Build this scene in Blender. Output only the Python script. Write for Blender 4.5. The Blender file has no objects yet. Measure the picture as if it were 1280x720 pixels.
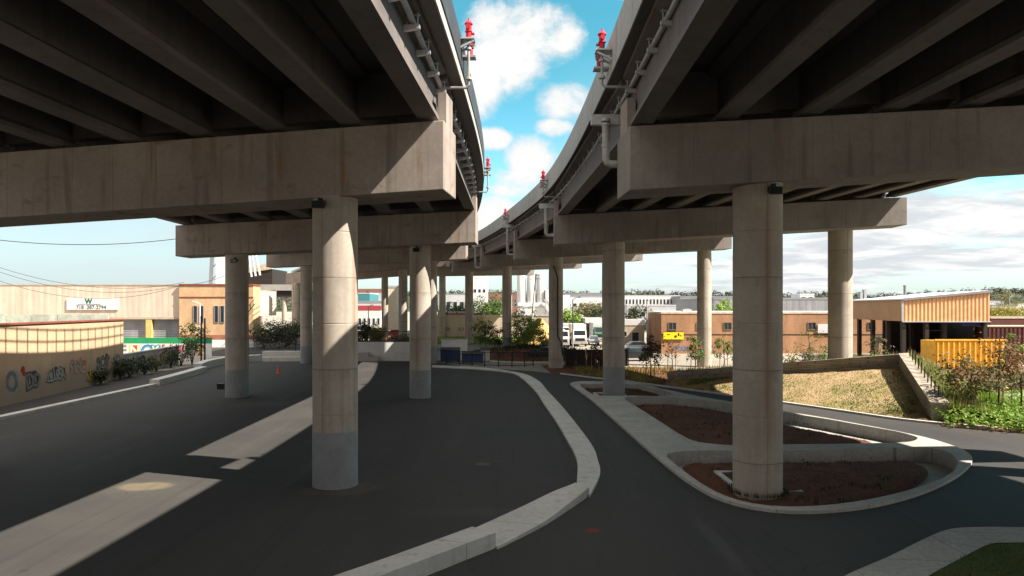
import bpy, bmesh, math, random
from mathutils import Vector, Matrix, noise as mnoise
random.seed(7)
R = math.radians
sc = bpy.context.scene
col = sc.collection
F, HZ, H = 900.0, 385.0, 6.0          # focal length in photo pixels, horizon row, eye height in metres

def at(x, y, d):                       # photo pixel + true distance -> point
    return Vector(((x-640)*d/F, d, H-(y-HZ)*d/F))
def gp(x, y, z=0.0):                   # photo pixel of a point at height z -> plan position
    d = (H-z)*F/(y-HZ)
    return ((x-640)*d/F, d)

# ------------------------------------------------------------------ materials
class NT:
    def __init__(s, name):
        s.m = bpy.data.materials.new(name); s.m.use_nodes = True
        s.t = s.m.node_tree; s.b = s.t.nodes['Principled BSDF']
        s.pos = s.n('ShaderNodeNewGeometry').outputs['Position']
    def n(s, typ, **kw):
        nd = s.t.nodes.new(typ)
        for k, v in kw.items():
            if k.startswith('_'): setattr(nd, k[1:], v)
        for k, v in kw.items():
            if not k.startswith('_'): s.put(nd, k.replace('0', ' ') if False else k, v)
        return nd
    def put(s, nd, k, v):
        inp = nd.inputs[int(k[1:])] if (k[0] == 'i' and k[1:].isdigit()) else nd.inputs[k]
        if hasattr(v, 'is_output'): s.t.links.new(v, inp)
        else: inp.default_value = v
    def scale(s, v, sc3):
        nd = s.n('ShaderNodeVectorMath', _operation='MULTIPLY'); s.put(nd, 'i0', v); nd.inputs[1].default_value = sc3
        return nd.outputs[0]
    def noise(s, v, scale, detail=5, rough=.6, dist=0):
        nd = s.n('ShaderNodeTexNoise'); s.put(nd, 'Vector', v)
        nd.inputs['Scale'].default_value = scale; nd.inputs['Detail'].default_value = detail
        nd.inputs['Roughness'].default_value = rough; nd.inputs['Distortion'].default_value = dist
        return nd.outputs[0]
    def math(s, op, a, b=0.0, c=0.0, clamp=False):
        nd = s.n('ShaderNodeMath', _operation=op, _use_clamp=clamp)
        s.put(nd, 'i0', a); s.put(nd, 'i1', b); s.put(nd, 'i2', c)
        return nd.outputs[0]
    def ramp(s, v, a, b, lo=0.0, hi=1.0):
        nd = s.n('ShaderNodeMapRange', _interpolation_type='SMOOTHSTEP'); s.put(nd, 'Value', v)
        nd.inputs['From Min'].default_value = a; nd.inputs['From Max'].default_value = b
        nd.inputs['To Min'].default_value = lo; nd.inputs['To Max'].default_value = hi
        return nd.outputs[0]
    def mix(s, f, a, b, mode='MIX'):
        nd = s.n('ShaderNodeMix', _data_type='RGBA', _blend_type=mode)
        for k, v in ((0, f), (6, a), (7, b)):
            if isinstance(v, tuple) and len(v) == 3: v = v+(1,)
            if hasattr(v, 'is_output'): s.t.links.new(v, nd.inputs[k])
            else: nd.inputs[k].default_value = v
        return nd.outputs[2]
    def xyz(s, v):
        nd = s.n('ShaderNodeSeparateXYZ'); s.put(nd, 'i0', v); return nd.outputs
    def bump(s, h, strength=.3, dist=.02):
        nd = s.n('ShaderNodeBump'); s.put(nd, 'Height', h)
        nd.inputs['Strength'].default_value = strength; nd.inputs['Distance'].default_value = dist
        s.t.links.new(nd.outputs[0], s.b.inputs['Normal'])
    def out(s, c, rough=.8, metal=0, spec=.3):
        s.put(s.b, 'Base Color', c if hasattr(c, 'is_output') else tuple(c)+(1,) if len(c) == 3 else c)
        s.put(s.b, 'Roughness', rough); s.b.inputs['Metallic'].default_value = metal
        s.b.inputs['Specular IOR Level'].default_value = spec
        return s.m

def plain(name, c, rough=.6, metal=0, var=.25, scale=1.5, spec=.35, bump=0, bscale=30):
    t = NT(name)
    n1 = t.noise(t.pos, scale, 6, .65); n2 = t.noise(t.pos, scale*9, 3)
    f = t.math('ADD', t.math('MULTIPLY', n1, .7), t.math('MULTIPLY', n2, .3))
    lo = tuple(max(0, v*(1-var)) for v in c); hi = tuple(min(1, v*(1+var)) for v in c)
    if bump: t.bump(t.noise(t.pos, bscale, 4), bump, .02)
    return t.out(t.mix(t.ramp(f, .3, .7), lo, hi), rough, metal, spec)

def concrete(name, c1, c2, streak=.5, rust=.35, joints=0.0, bump=.25, rustc=(.20, .10, .05), panel=0.0, run=0.0):
    t = NT(name); x, y, z = t.xyz(t.pos)
    ob = t.xyz(t.n('ShaderNodeTexCoord').outputs['Object'])
    big = t.ramp(t.noise(t.pos, .35, 6, .65), .35, .68)
    c = t.mix(big, c1, c2)
    fine = t.ramp(t.noise(t.pos, 7, 6, .7), .3, .75, .91, 1.05)
    c = t.mix(1.0, c, fine, 'MULTIPLY')
    st = t.noise(t.scale(t.pos, (2.6, 2.6, .16)), 1.0, 5, .6)
    c = t.mix(t.math('MULTIPLY', t.ramp(st, .52, .74), streak), c, tuple(v*.55 for v in c1))
    st2 = t.noise(t.scale(t.pos, (1.1, 1.1, .10)), 1.7, 4, .6, .4)
    c = t.mix(t.math('MULTIPLY', t.ramp(st2, .54, .78), rust), c, rustc)
    blot = t.ramp(t.noise(t.scale(t.pos, (1, 1, .6)), 1.3, 7, .75), .60, .74, 0, .35)
    c = t.mix(blot, c, tuple(v*.5 for v in c1))
    wsh = t.ramp(t.noise(t.scale(t.pos, (.8, .8, 1.3)), .9, 7, .72, .3), .55, .72, 0, rust)
    c = t.mix(wsh, c, tuple((a+b)*.5 for a, b in zip(rustc, [v*.5 for v in c1])))
    h = t.noise(t.pos, 22, 5, .7)
    if joints:
        fz = t.math('FRACT', t.math('DIVIDE', t.math('ADD', z, .62), joints))
        d = t.math('ABSOLUTE', t.math('SUBTRACT', fz, .5))
        j = t.ramp(d, .004, .010, 1, 0)
        below = t.ramp(t.math('SUBTRACT', .5, fz), 0, .16, 1, 0)
        below = t.math('MULTIPLY', below, t.math('LESS_THAN', fz, .5))
        c = t.mix(t.math('MULTIPLY', j, .55), c, tuple(v*.35 for v in c1))
        c = t.mix(t.math('MULTIPLY', t.math('MULTIPLY', below, t.ramp(st, .42, .62)), .5), c, tuple(v*.6 for v in c1))
        h = t.math('SUBTRACT', h, t.math('MULTIPLY', j, .8))
        ang = t.math('ARCTAN2', ob[1], ob[0])
        for a0, wd in ((-1.92, .011), (1.22, .011), (-.35, .008)):
            sd = t.math('ADD', t.math('ABSOLUTE', t.math('SUBTRACT', ang, a0)), t.math('MULTIPLY', t.math('SUBTRACT', st, .5), .03))
            c = t.mix(t.ramp(sd, wd*.5, wd*2.2, .55, 0), c, tuple(v*.35 for v in c1))
            rr = t.math('MULTIPLY', t.ramp(sd, .02, .22, 1, 0), t.ramp(st2, .44, .62))
            c = t.mix(t.math('MULTIPLY', rr, .5), c, (.24, .14, .08))
    if panel:
        fx = t.math('FRACT', t.math('DIVIDE', x, panel))
        j = t.ramp(t.math('ABSOLUTE', t.math('SUBTRACT', fx, .5)), .002, .006, 1, 0)
        c = t.mix(t.math('MULTIPLY', j, .4), c, tuple(v*.5 for v in c1))
    if run:
        fy = t.math('FRACT', t.math('DIVIDE', t.math('ADD', y, t.math('MULTIPLY', x, .35)), run))
        j = t.ramp(t.math('ABSOLUTE', t.math('SUBTRACT', fy, .5)), .002, .0055, 1, 0)
        c = t.mix(t.math('MULTIPLY', j, .75), c, tuple(v*.25 for v in c1))
        scuff = t.math('MULTIPLY', t.ramp(t.noise(t.scale(t.pos, (1, 1, 9)), 1.1, 6, .75), .5, .68), t.ramp(z, .02, .34, .32, .08))
        c = t.mix(scuff, c, (.12, .112, .10))
    t.bump(h, bump, .015)
    return t.out(c, t.ramp(big, 0, 1, .75, .92), 0, .25)

def leafmat(name, cols, trans=.25):
    t = NT(name)
    g = t.n('ShaderNodeNewGeometry').outputs['Random Per Island']
    rp = t.n('ShaderNodeValToRGB'); t.put(rp, 'Fac', g); e = rp.color_ramp.elements
    while len(e) < len(cols): e.new(.5)
    for i, c in enumerate(cols):
        e[i].position = i/(max(1, len(cols)-1)); e[i].color = tuple(c)+(1,)
    m = t.out(rp.outputs[0], .6, 0, .3)
    tr = t.n('ShaderNodeBsdfTranslucent'); t.t.links.new(rp.outputs[0], tr.inputs[0])
    mx = t.n('ShaderNodeMixShader'); mx.inputs[0].default_value = trans
    t.t.links.new(t.b.outputs[0], mx.inputs[1]); t.t.links.new(tr.outputs[0], mx.inputs[2])
    t.t.links.new(mx.outputs[0], t.t.nodes['Material Output'].inputs[0])
    return m

M = {}
M['col'] = concrete('column concrete', (.335, .298, .249), (.415, .376, .324), .42, .3, 3.05)
M['cap'] = concrete('cap concrete', (.265, .226, .198), (.34, .30, .262), .7, .85, 0, .3, (.21, .115, .06), 3.9)
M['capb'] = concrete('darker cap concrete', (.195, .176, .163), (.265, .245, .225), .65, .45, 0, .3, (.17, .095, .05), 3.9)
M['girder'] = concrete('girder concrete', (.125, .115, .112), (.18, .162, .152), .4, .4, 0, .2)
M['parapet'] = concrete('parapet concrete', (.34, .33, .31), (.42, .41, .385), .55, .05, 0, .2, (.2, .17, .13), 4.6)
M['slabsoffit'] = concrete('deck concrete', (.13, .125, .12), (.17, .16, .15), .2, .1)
M['curb'] = concrete('kerb concrete', (.46, .45, .42), (.55, .54, .50), .55, .06, 0, .25, (.25, .2, .15), 0, 3.05)
M['wall'] = concrete('wall concrete', (.30, .29, .27), (.38, .36, .33), .5, .12)
M['greypaint'] = plain('grey column paint', (.215, .227, .237), .6, 0, .16, .9, .35, .15)
M['whitepaint'] = plain('white painted wall', (.68, .68, .67), .7, 0, .1, .6)
M['galv'] = plain('galvanised steel', (.42, .43, .43), .5, .35, .2, 3)
M['pipe'] = plain('weathered pipe', (.36, .36, .345), .55, .2, .25, 4)
M['red'] = plain('hydrant red paint', (.50, .022, .04), .55, 0, .35, 5, .3)
M['cladding'] = plain('dark weathered cladding', (.045, .047, .05), .6, .1, .3, 1.2)
M['black'] = plain('black paint', (.012, .012, .013), .5, 0, .3, 3)
M['darksteel'] = plain('dark brown steel', (.022, .016, .013), .6, 0, .35, 1)
M['rubber'] = plain('rubber', (.015, .015, .015), .8, 0, .2)
M['glass'] = plain('dark window glass', (.02, .028, .034), .12, 0, .2, 1, .5)
M['bark'] = plain('bark', (.09, .065, .045), .9, 0, .4, 6, .2, .5)
M['stake'] = plain('raw timber', (.30, .20, .12), .85, 0, .3, 4)
M['orange'] = plain('orange plastic', (.75, .10, .035), .5, 0, .1)
M['white'] = plain('white metal', (.62, .62, .61), .45, 0, .08, .8)
M['silo'] = plain('silo white', (.50, .50, .495), .5, 0, .08, .4)
M['beige'] = None
M['brick_tan'] = None
M['redtrim'] = plain('dark red trim', (.20, .06, .04), .7, 0, .25)
M['rollup'] = None
M['yellow'] = plain('yellow paint', (.72, .41, .045), .55, 0, .22, 2.5)
M['signyellow'] = plain('yellow sign', (.85, .62, .01), .5, 0, .05)
M['maroon'] = plain('maroon metal', (.085, .025, .02), .6, 0, .3, .8)
M['tyre'] = M['rubber']
M['grey'] = plain('grey metal siding', (.20, .21, .23), .6, 0, .12, .2)
M['lgrey'] = plain('pale grey siding', (.42, .43, .45), .6, 0, .12, .3)
M['blue'] = plain('blue tarp', (.03, .06, .16), .5, 0, .3, 3)
M['teal'] = plain('teal cladding', (.04, .17, .20), .6, 0, .1)
M['brickred'] = plain('red brick far', (.20, .10, .075), .85, 0, .25, .5)
M['brightred'] = plain('red signage', (.34, .05, .055), .5, 0, .15)
M['tan'] = plain('tan metal', (.42, .35, .26), .6, 0, .15)
M['sand'] = plain('sand heap', (.50, .34, .13), .95, 0, .25, .7, .1, .6, 6)
M['green'] = plain('green paint', (.015, .25, .09), .6, 0, .1)
M['plank'] = plain('pale weathered panels', (.40, .43, .36), .8, 0, .3, .8)

def ribbed(name, c1, c2, period, axis=0, rough=.6, horizontal=False, bump=.5):
    t = NT(name); o = t.xyz(t.pos); v = o[2] if horizontal else o[axis]
    f = t.math('FRACT', t.math('DIVIDE', v, period))
    s = t.ramp(t.math('ABSOLUTE', t.math('SUBTRACT', f, .5)), .12, .3)
    d = t.ramp(t.noise(t.scale(t.pos, (1.5, 1.5, .2)), .6, 5), .4, .7, .86, 1.05)
    c = t.mix(1.0, t.mix(t.ramp(t.noise(t.pos, .3, 5), .35, .65), c1, c2), d, 'MULTIPLY')
    t.bump(s, bump, .05)
    return t.out(c, rough, 0, .3)
M['beige'] = ribbed('beige metal siding', (.60, .485, .385), (.655, .54, .435), .9, 0, .65, False, .25)
M['rollup'] = ribbed('grey roller shutter', (.22, .23, .24), (.28, .29, .30), .35, 0, .6, True, .5)
M['boardwall'] = ribbed('grey siding boards', (.22, .23, .245), (.26, .27, .285), 1.6, 0, .6)
M['woodslat'] = plain('tan corrugated metal', (.66, .42, .22), .6, 0, .14, 1.2)
M['soffit'] = plain('brown metal fascia', (.33, .195, .10), .65, 0, .12, .6)  # front's tan darkened: shade put into the side fascias' colour

def brick(name, c1, c2, mortar, sx, sy=1.0, axis='x'):
    t = NT(name); x, y, z = t.xyz(t.pos)
    cb = t.n('ShaderNodeCombineXYZ'); t.put(cb, 'i0', t.math('ADD', x, y)); t.put(cb, 'i1', z)
    b = t.n('ShaderNodeTexBrick'); t.put(b, 'Vector', cb.outputs[0])
    b.inputs['Color1'].default_value = c1+(1,); b.inputs['Color2'].default_value = c2+(1,); b.inputs['Mortar'].default_value = mortar+(1,)
    b.inputs['Scale'].default_value = sx; b.inputs['Mortar Size'].default_value = .012
    b.inputs['Brick Width'].default_value = .5; b.inputs['Row Height'].default_value = .17*sy
    d = t.ramp(t.noise(t.scale(t.pos, (1, 1, .3)), .7, 6, .7), .35, .7, .78, 1.08)
    t.bump(b.outputs['Fac'], -.3, .02)
    return t.out(t.mix(1.0, b.outputs[0], d, 'MULTIPLY'), .85, 0, .2)
M['brick_tan'] = brick('tan brick', (.60, .38, .20), (.68, .45, .26), (.52, .39, .26), 2.2)
M['brick_brown'] = brick('brown brick', (.36, .19, .10), (.43, .235, .13), (.34, .23, .15), 2.2)
M['block'] = brick('split face block', (.25, .215, .165), (.34, .295, .235), (.14, .12, .095), 1.3, 1.25)

def wallpaint():
    t = NT('tan painted wall'); x, y, z = t.xyz(t.pos)
    n1 = t.ramp(t.noise(t.pos, .4, 6, .7), .35, .7)
    c = t.mix(n1, (.44, .31, .195), (.50, .365, .235))
    low = t.math('ADD', z, t.math('MULTIPLY', t.noise(t.pos, .7, 5, .7), 1.6))
    c = t.mix(t.ramp(low, 1.5, 3.4, .85, 0), c, (.235, .185, .145))
    st = t.noise(t.scale(t.pos, (2.2, 2.2, .12)), 1, 5, .6)
    c = t.mix(t.math('MULTIPLY', t.ramp(st, .55, .75), .35), c, (.2, .11, .06))
    t.bump(t.noise(t.pos, 14, 5, .7), .2, .02)
    return t.out(c, .85, 0, .2)
M['tanwall'] = wallpaint()

def asphalt():
    t = NT('asphalt'); x, y, z = t.xyz(t.pos)
    big = t.ramp(t.noise(t.pos, .16, 6, .65), .36, .66)
    c = t.mix(big, (.040, .039, .037), (.053, .051, .047))
    ln = t.ramp(t.noise(t.scale(t.pos, (.9, .05, 1)), 1.0, 5, .6), .5, .75, 0, .35)
    c = t.mix(ln, c, (.075, .072, .066))
    grit = t.ramp(t.noise(t.pos, 45, 3, .8), .3, .75, .6, 1.4)
    c = t.mix(1.0, c, grit, 'MULTIPLY')
    wob = t.noise(t.pos, 1.6, 5, .65)
    def spot(c, px, py, rx, ry, colr, amt, soft=.35):
        gx, gy = gp(px, py)
        a = t.math('POWER', t.math('DIVIDE', t.math('SUBTRACT', x, gx), rx), 2.0)
        b = t.math('POWER', t.math('DIVIDE', t.math('SUBTRACT', y, gy), ry), 2.0)
        d = t.math('ADD', t.math('SQRT', t.math('ADD', a, b)), t.math('MULTIPLY', t.math('SUBTRACT', wob, .5), .8))
        return t.mix(t.ramp(d, 1-soft, 1.1, amt, 0), c, colr)
    c = spot(c, 180, 608, .95, .62, (.19, .15, .09), .8)
    c = spot(c, 180, 610, 2.2, 1.5, (.085, .078, .062), .45, .9)
    c = spot(c, 603, 580, .32, .28, (.13, .105, .07), .7)
    c = spot(c, 742, 663, .24, .2, (.20, .035, .02), .8)
    c = spot(c, 425, 610, 1.5, 1.15, (.105, .088, .068), .45, .4)
    c = spot(c, 900, 680, .32, 3.4, (.10, .098, .094), .3, .7)
    c = spot(c, 330, 505, 2.6, 1.8, (.10, .097, .09), .35, .8)
    c = spot(c, 610, 640, 3.0, .7, (.075, .073, .07), .35, .9)
    # tyre scuffs, dusty patches, small oil drips and fine cracks
    for sx, w0, k in ((.42, .10, .3), (1.9, .08, .22)):
        tr = t.noise(t.scale(t.pos, (1.6, .035, 1)), sx, 3, .5, .6)
        c = t.mix(t.ramp(t.math('ABSOLUTE', t.math('SUBTRACT', tr, .5)), .004, .016, k, 0), c, (.030, .029, .028))
    dust = t.ramp(t.noise(t.pos, .55, 8, .75, .5), .56, .74, 0, .32)
    c = t.mix(dust, c, (.080, .076, .068))
    v = t.n('ShaderNodeTexVoronoi', _feature='F1'); t.put(v, 'Vector', t.pos); v.inputs['Scale'].default_value = .75
    c = t.mix(t.math('MULTIPLY', t.ramp(v.outputs['Distance'], .03, .12, 1, 0), t.ramp(t.noise(t.pos, .4, 2), .5, .6, 0, .6)), c, (.022, .021, .02))
    wv = t.n('ShaderNodeVectorMath', _operation='ADD'); t.put(wv, 'i0', t.pos); nd = t.n('ShaderNodeTexNoise'); t.put(nd, 'Vector', t.pos); nd.inputs['Scale'].default_value = .7; t.put(wv, 'i1', nd.outputs['Color'])
    cr = t.n('ShaderNodeTexVoronoi', _feature='DISTANCE_TO_EDGE'); t.put(cr, 'Vector', wv.outputs[0]); cr.inputs['Scale'].default_value = .16
    c = t.mix(t.math('MULTIPLY', t.ramp(cr.outputs['Distance'], .0015, .004, 1, 0), t.ramp(t.noise(t.pos, .22, 2), .48, .62, 0, .55)), c, (.02, .02, .019))
    t.bump(t.noise(t.pos, 60, 4, .8), .35, .01)
    return t.out(c, t.ramp(big, 0, 1, .82, .93), 0, .25)
M['asphalt'] = asphalt()

def soil(name, c1, c2, c3, scale=2.0, bump=.6):
    t = NT(name)
    c = t.mix(t.ramp(t.noise(t.pos, scale*.3, 6, .7), .35, .65), c1, c2)
    c = t.mix(t.ramp(t.noise(t.pos, scale*6, 5, .8), .5, .72), c, c3)
    t.bump(t.noise(t.pos, scale*12, 5, .8), bump, .05)
    return t.out(c, .95, 0, .1)
M['mulch'] = soil('mulch', (.105, .048, .030), (.155, .073, .045), (.055, .027, .018))
M['dirt'] = soil('dirt', (.15, .12, .085), (.21, .17, .12), (.09, .07, .05), .6)
M['yard'] = soil('yard ground', (.22, .20, .165), (.29, .265, .22), (.15, .135, .11), .25, .2)
M['drygrass'] = soil('dry lawn', (.38, .275, .155), (.20, .175, .065), (.44, .33, .20), 1.6)
M['lawn'] = soil('lawn', (.05, .085, .02), (.10, .10, .035), (.14, .10, .055), 1.6)
M['greenbank'] = soil('green bank', (.13, .18, .04), (.22, .20, .07), (.09, .11, .03), 1.6)
M['wood_far'] = soil('far wooded hill', (.030, .042, .026), (.05, .058, .035), (.02, .028, .02), .03, .3)

LF = {
 'green': leafmat('green leaves', [(.035, .075, .015), (.07, .13, .022), (.11, .17, .03), (.05, .09, .02)]),
 'bright': leafmat('bright leaves', [(.10, .20, .02), (.16, .28, .03), (.22, .30, .04), (.07, .15, .02)]),
 'yellow': leafmat('yellowing leaves', [(.22, .22, .03), (.34, .28, .04), (.12, .16, .03), (.30, .20, .03)]),
 'dark': leafmat('dark leaves', [(.018, .030, .012), (.035, .052, .018), (.05, .062, .022), (.025, .035, .014)]),
 'rust': leafmat('rust leaves', [(.18, .075, .03), (.28, .13, .045), (.13, .09, .035), (.24, .10, .035)]),
 'maroon': leafmat('maroon leaves', [(.06, .02, .018), (.10, .035, .025), (.05, .035, .02), (.08, .025, .02)]),
 'olive': leafmat('olive leaves', [(.10, .10, .035), (.17, .14, .05), (.07, .085, .03), (.22, .16, .06)]),
 'straw': leafmat('straw blades', [(.40, .29, .16), (.32, .24, .125), (.22, .19, .08), (.46, .35, .21)]),
 'far': leafmat('far leaves', [(.028, .040, .024), (.045, .058, .030), (.06, .065, .035), (.035, .045, .03)], .1),
 'mulch': leafmat('bark chips', [(.09, .037, .022), (.13, .056, .034), (.06, .026, .016), (.16, .08, .05)], 0),
}

# ------------------------------------------------------------------ mesh building
def tag(o, label=None, cat=None, group=None, kind=None):
    if label: o['label'] = label
    if cat: o['category'] = cat
    if group: o['group'] = group
    if kind: o['kind'] = kind
    return o
def thing(name, label, cat, loc=(0, 0, 0), group=None):
    o = bpy.data.objects.new(name, None); col.objects.link(o); o.location = loc
    o.empty_display_size = .3
    return tag(o, label, cat, group)
def copy_tree(o, parent=None):
    c = o.copy(); col.objects.link(c)
    if parent: c.parent = parent
    for ch in list(o.children): copy_tree(ch, c)
    return c

class MB:
    def __init__(s): s.v = []; s.f = []; s.mi = []; s.cur = 0
    def add(s, vs, fs):
        n = len(s.v); s.v += [tuple(v) for v in vs]
        for f in fs: s.f.append(tuple(i+n for i in f)); s.mi.append(s.cur)
        return s
    def box(s, x0, x1, y0, y1, z0, z1):
        return s.hexa([(x0, y0), (x1, y0), (x1, y1), (x0, y1)], [z0]*4, [z1]*4)
    def hexa(s, pl, zb, zt):
        n = len(pl)
        vs = [(p[0], p[1], zb[i]) for i, p in enumerate(pl)]+[(p[0], p[1], zt[i]) for i, p in enumerate(pl)]
        fs = [tuple(range(n-1, -1, -1)), tuple(range(n, 2*n))]+[(i, (i+1) % n, n+(i+1) % n, n+i) for i in range(n)]
        return s.add(vs, fs)
    def prism(s, pl, z0, z1): return s.hexa(pl, [z0]*len(pl), [z1]*len(pl))
    def beam(s, a, b, w, h, up=(0, 0, 1)):               # box bar from a to b
        a = Vector(a); b = Vector(b); d = (b-a).normalized(); u = Vector(up)
        r = d.cross(u)
        if r.length < 1e-4: r = d.cross(Vector((1, 0, 0)))
        r.normalize(); u = r.cross(d)
        vs = [p+r*(sx*w/2)+u*(sy*h/2) for p in (a, b) for sx, sy in ((-1, -1), (1, -1), (1, 1), (-1, 1))]
        return s.add(vs, [(3, 2, 1, 0), (4, 5, 6, 7), (0, 1, 5, 4), (1, 2, 6, 5), (2, 3, 7, 6), (3, 0, 4, 7)])
    def tube(s, pts, rad, n=8, cap=True):
        pts = [Vector(p) for p in pts]; m = len(pts)
        rads = rad if isinstance(rad, (list, tuple)) else [rad]*m
        rings = []; prev = None
        for i, p in enumerate(pts):
            d = (pts[min(i+1, m-1)]-pts[max(i-1, 0)]).normalized()
            if prev is None:
                r = d.cross(Vector((0, 0, 1)))
                if r.length < 1e-3: r = Vector((1, 0, 0))
            else: r = prev-d*prev.dot(d)
            r.normalize(); prev = r; u = r.cross(d)
            rings.append([p+(r*math.cos(2*math.pi*k/n)+u*math.sin(2*math.pi*k/n))*rads[i] for k in range(n)])
        vs = [v for rg in rings for v in rg]
        fs = [(i*n+k, (i+1)*n+k, (i+1)*n+(k+1) % n, i*n+(k+1) % n) for i in range(m-1) for k in range(n)]
        if cap: fs += [tuple(range(n)), tuple(range(m*n-1, (m-1)*n-1, -1))]
        return s.add(vs, fs)
    def lathe(s, prof, cx, cy, n=24):                    # prof: (r, z) from bottom to top
        vs = []; fs = []; m = len(prof)
        for r, z in prof: vs += [(cx+r*math.cos(2*math.pi*k/n), cy+r*math.sin(2*math.pi*k/n), z) for k in range(n)]
        for i in range(m-1): fs += [(i*n+k, i*n+(k+1) % n, (i+1)*n+(k+1) % n, (i+1)*n+k) for k in range(n)]
        fs += [tuple(range(n-1, -1, -1)), tuple(range((m-1)*n, m*n))]
        return s.add(vs, fs)
    def quad(s, a, b, c, d): return s.add([a, b, c, d], [(0, 1, 2, 3)])
    def strip(s, la, lb):                                # sheet between two rows of points
        n = len(la)
        return s.add(list(la)+list(lb), [(i, i+1, n+i+1, n+i) for i in range(n-1)])
    def loft(s, secs, close=True):                       # rows of equal-length cross sections
        n = len(secs[0]); vs = [v for q in secs for v in q]; fs = []
        for i in range(len(secs)-1):
            for k in range(n): fs.append((i*n+k, i*n+(k+1) % n, (i+1)*n+(k+1) % n, (i+1)*n+k))
        if close: fs += [tuple(range(n-1, -1, -1)), tuple(range((len(secs)-1)*n, len(secs)*n))]
        return s.add(vs, fs)
    def fill(s, outer, holes=(), z=0.0, zf=None):        # flat polygon with holes, facing up
        bm = bmesh.new(); es = []
        for lp in [outer]+list(holes):
            vs = [bm.verts.new((p[0], p[1], 0)) for p in lp]
            es += [bm.edges.new((vs[i], vs[(i+1) % len(vs)])) for i in range(len(vs))]
        bmesh.ops.triangle_fill(bm, use_beauty=True, use_dissolve=False, edges=es)
        bm.normal_update(); bm.verts.index_update()
        vs = [(v.co.x, v.co.y, zf(v.co.x, v.co.y) if zf else z) for v in bm.verts]
        fs = []
        for f in bm.faces:
            ix = [v.index for v in f.verts]
            if f.normal.z < 0: ix.reverse()
            fs.append(tuple(ix))
        bm.free(); return s.add(vs, fs)
    def build(s, name, mat, parent=None, smooth=False, bevel=0):
        me = bpy.data.meshes.new(name); me.from_pydata(s.v, [], s.f)
        mats = mat if isinstance(mat, (list, tuple)) else [mat]
        for m in mats: me.materials.append(m)
        if len(mats) > 1: me.polygons.foreach_set('material_index', s.mi)
        if smooth: me.polygons.foreach_set('use_smooth', [True]*len(me.polygons))
        me.update(); 
        o = bpy.data.objects.new(name, me); col.objects.link(o)
        if parent:
            o.parent = parent
            if parent.type == 'EMPTY': o.location = -parent.location
        if smooth == 'auto' or bevel:
            pass
        if bevel:
            b = o.modifiers.new('bevel', 'BEVEL'); b.width = bevel; b.segments = 2; b.limit_method = 'ANGLE'; b.angle_limit = R(40)
        return o
def struct(o): o['kind'] = 'structure'; return o
def smooth_by_angle(o, ang=40):
    me = o.data
    me.polygons.foreach_set('use_smooth', [True]*len(me.polygons))
    bm = bmesh.new(); bm.from_mesh(me)
    for e in bm.edges:
        if len(e.link_faces) == 2 and e.calc_face_angle(0) > R(ang): e.smooth = False
    bm.to_mesh(me); bm.free(); return o

def crom(tab, y):                                        # Catmull-Rom through rows (y, a, b, ...)
    n = len(tab)
    i = 0
    while i < n-2 and y > tab[i+1][0]: i += 1
    p0, p1, p2, p3 = tab[max(i-1, 0)], tab[i], tab[i+1], tab[min(i+2, n-1)]
    t = (y-p1[0])/(p2[0]-p1[0]); out = []
    for k in range(1, len(p1)):
        m1 = (p2[k]-p0[k])/(p2[0]-p0[0])*(p2[0]-p1[0]); m2 = (p3[k]-p1[k])/(p3[0]-p1[0])*(p2[0]-p1[0])
        out.append((2*t**3-3*t**2+1)*p1[k]+(t**3-2*t**2+t)*m1+(-2*t**3+3*t**2)*p2[k]+(t**3-t**2)*m2)
    return out
def spline2(pts, step=.5, closed=False):
    P = [Vector((p[0], p[1], 0)) for p in pts]; out = []; n = len(P)
    rng = range(n) if closed else range(n-1)
    for i in rng:
        a, b, c, d = (P[(i-1) % n], P[i], P[(i+1) % n], P[(i+2) % n]) if closed else (P[max(i-1, 0)], P[i], P[i+1], P[min(i+2, n-1)])
        k = max(2, int((c-b).length/step))
        for j in range(k):
            t = j/k
            q = .5*((2*b)+(c-a)*t+(2*a-5*b+4*c-d)*t*t+(3*b-a-3*c+d)*t**3)
            out.append((q.x, q.y))
    if not closed: out.append((P[-1].x, P[-1].y))
    return out

def text_mesh(txt, size, mat, name, origin, right, up, parent=None, off=0.0, depth=.004, shear=0.0):
    cu = bpy.data.curves.new('txt', 'FONT'); cu.body = txt; cu.size = size; cu.align_x = 'CENTER'; cu.align_y = 'CENTER'
    cu.offset = off; cu.extrude = depth; cu.shear = shear; cu.resolution_u = 3
    tmp = bpy.data.objects.new('txt', cu); col.objects.link(tmp)
    bpy.context.view_layer.update()
    me = bpy.data.meshes.new_from_object(tmp.evaluated_get(bpy.context.evaluated_depsgraph_get()))
    bpy.data.objects.remove(tmp); bpy.data.curves.remove(cu)
    r = Vector(right).normalized(); u = Vector(up).normalized(); nrm = r.cross(u); o3 = Vector(origin)
    for v in me.vertices: v.co = o3+r*v.co.x+u*v.co.y+nrm*v.co.z
    me.materials.clear(); me.materials.append(mat); me.name = name
    o = bpy.data.objects.new(name, me); col.objects.link(o)
    if parent:
        o.parent = parent
        if parent.type == 'EMPTY': o.location = -parent.location
    return o

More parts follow.
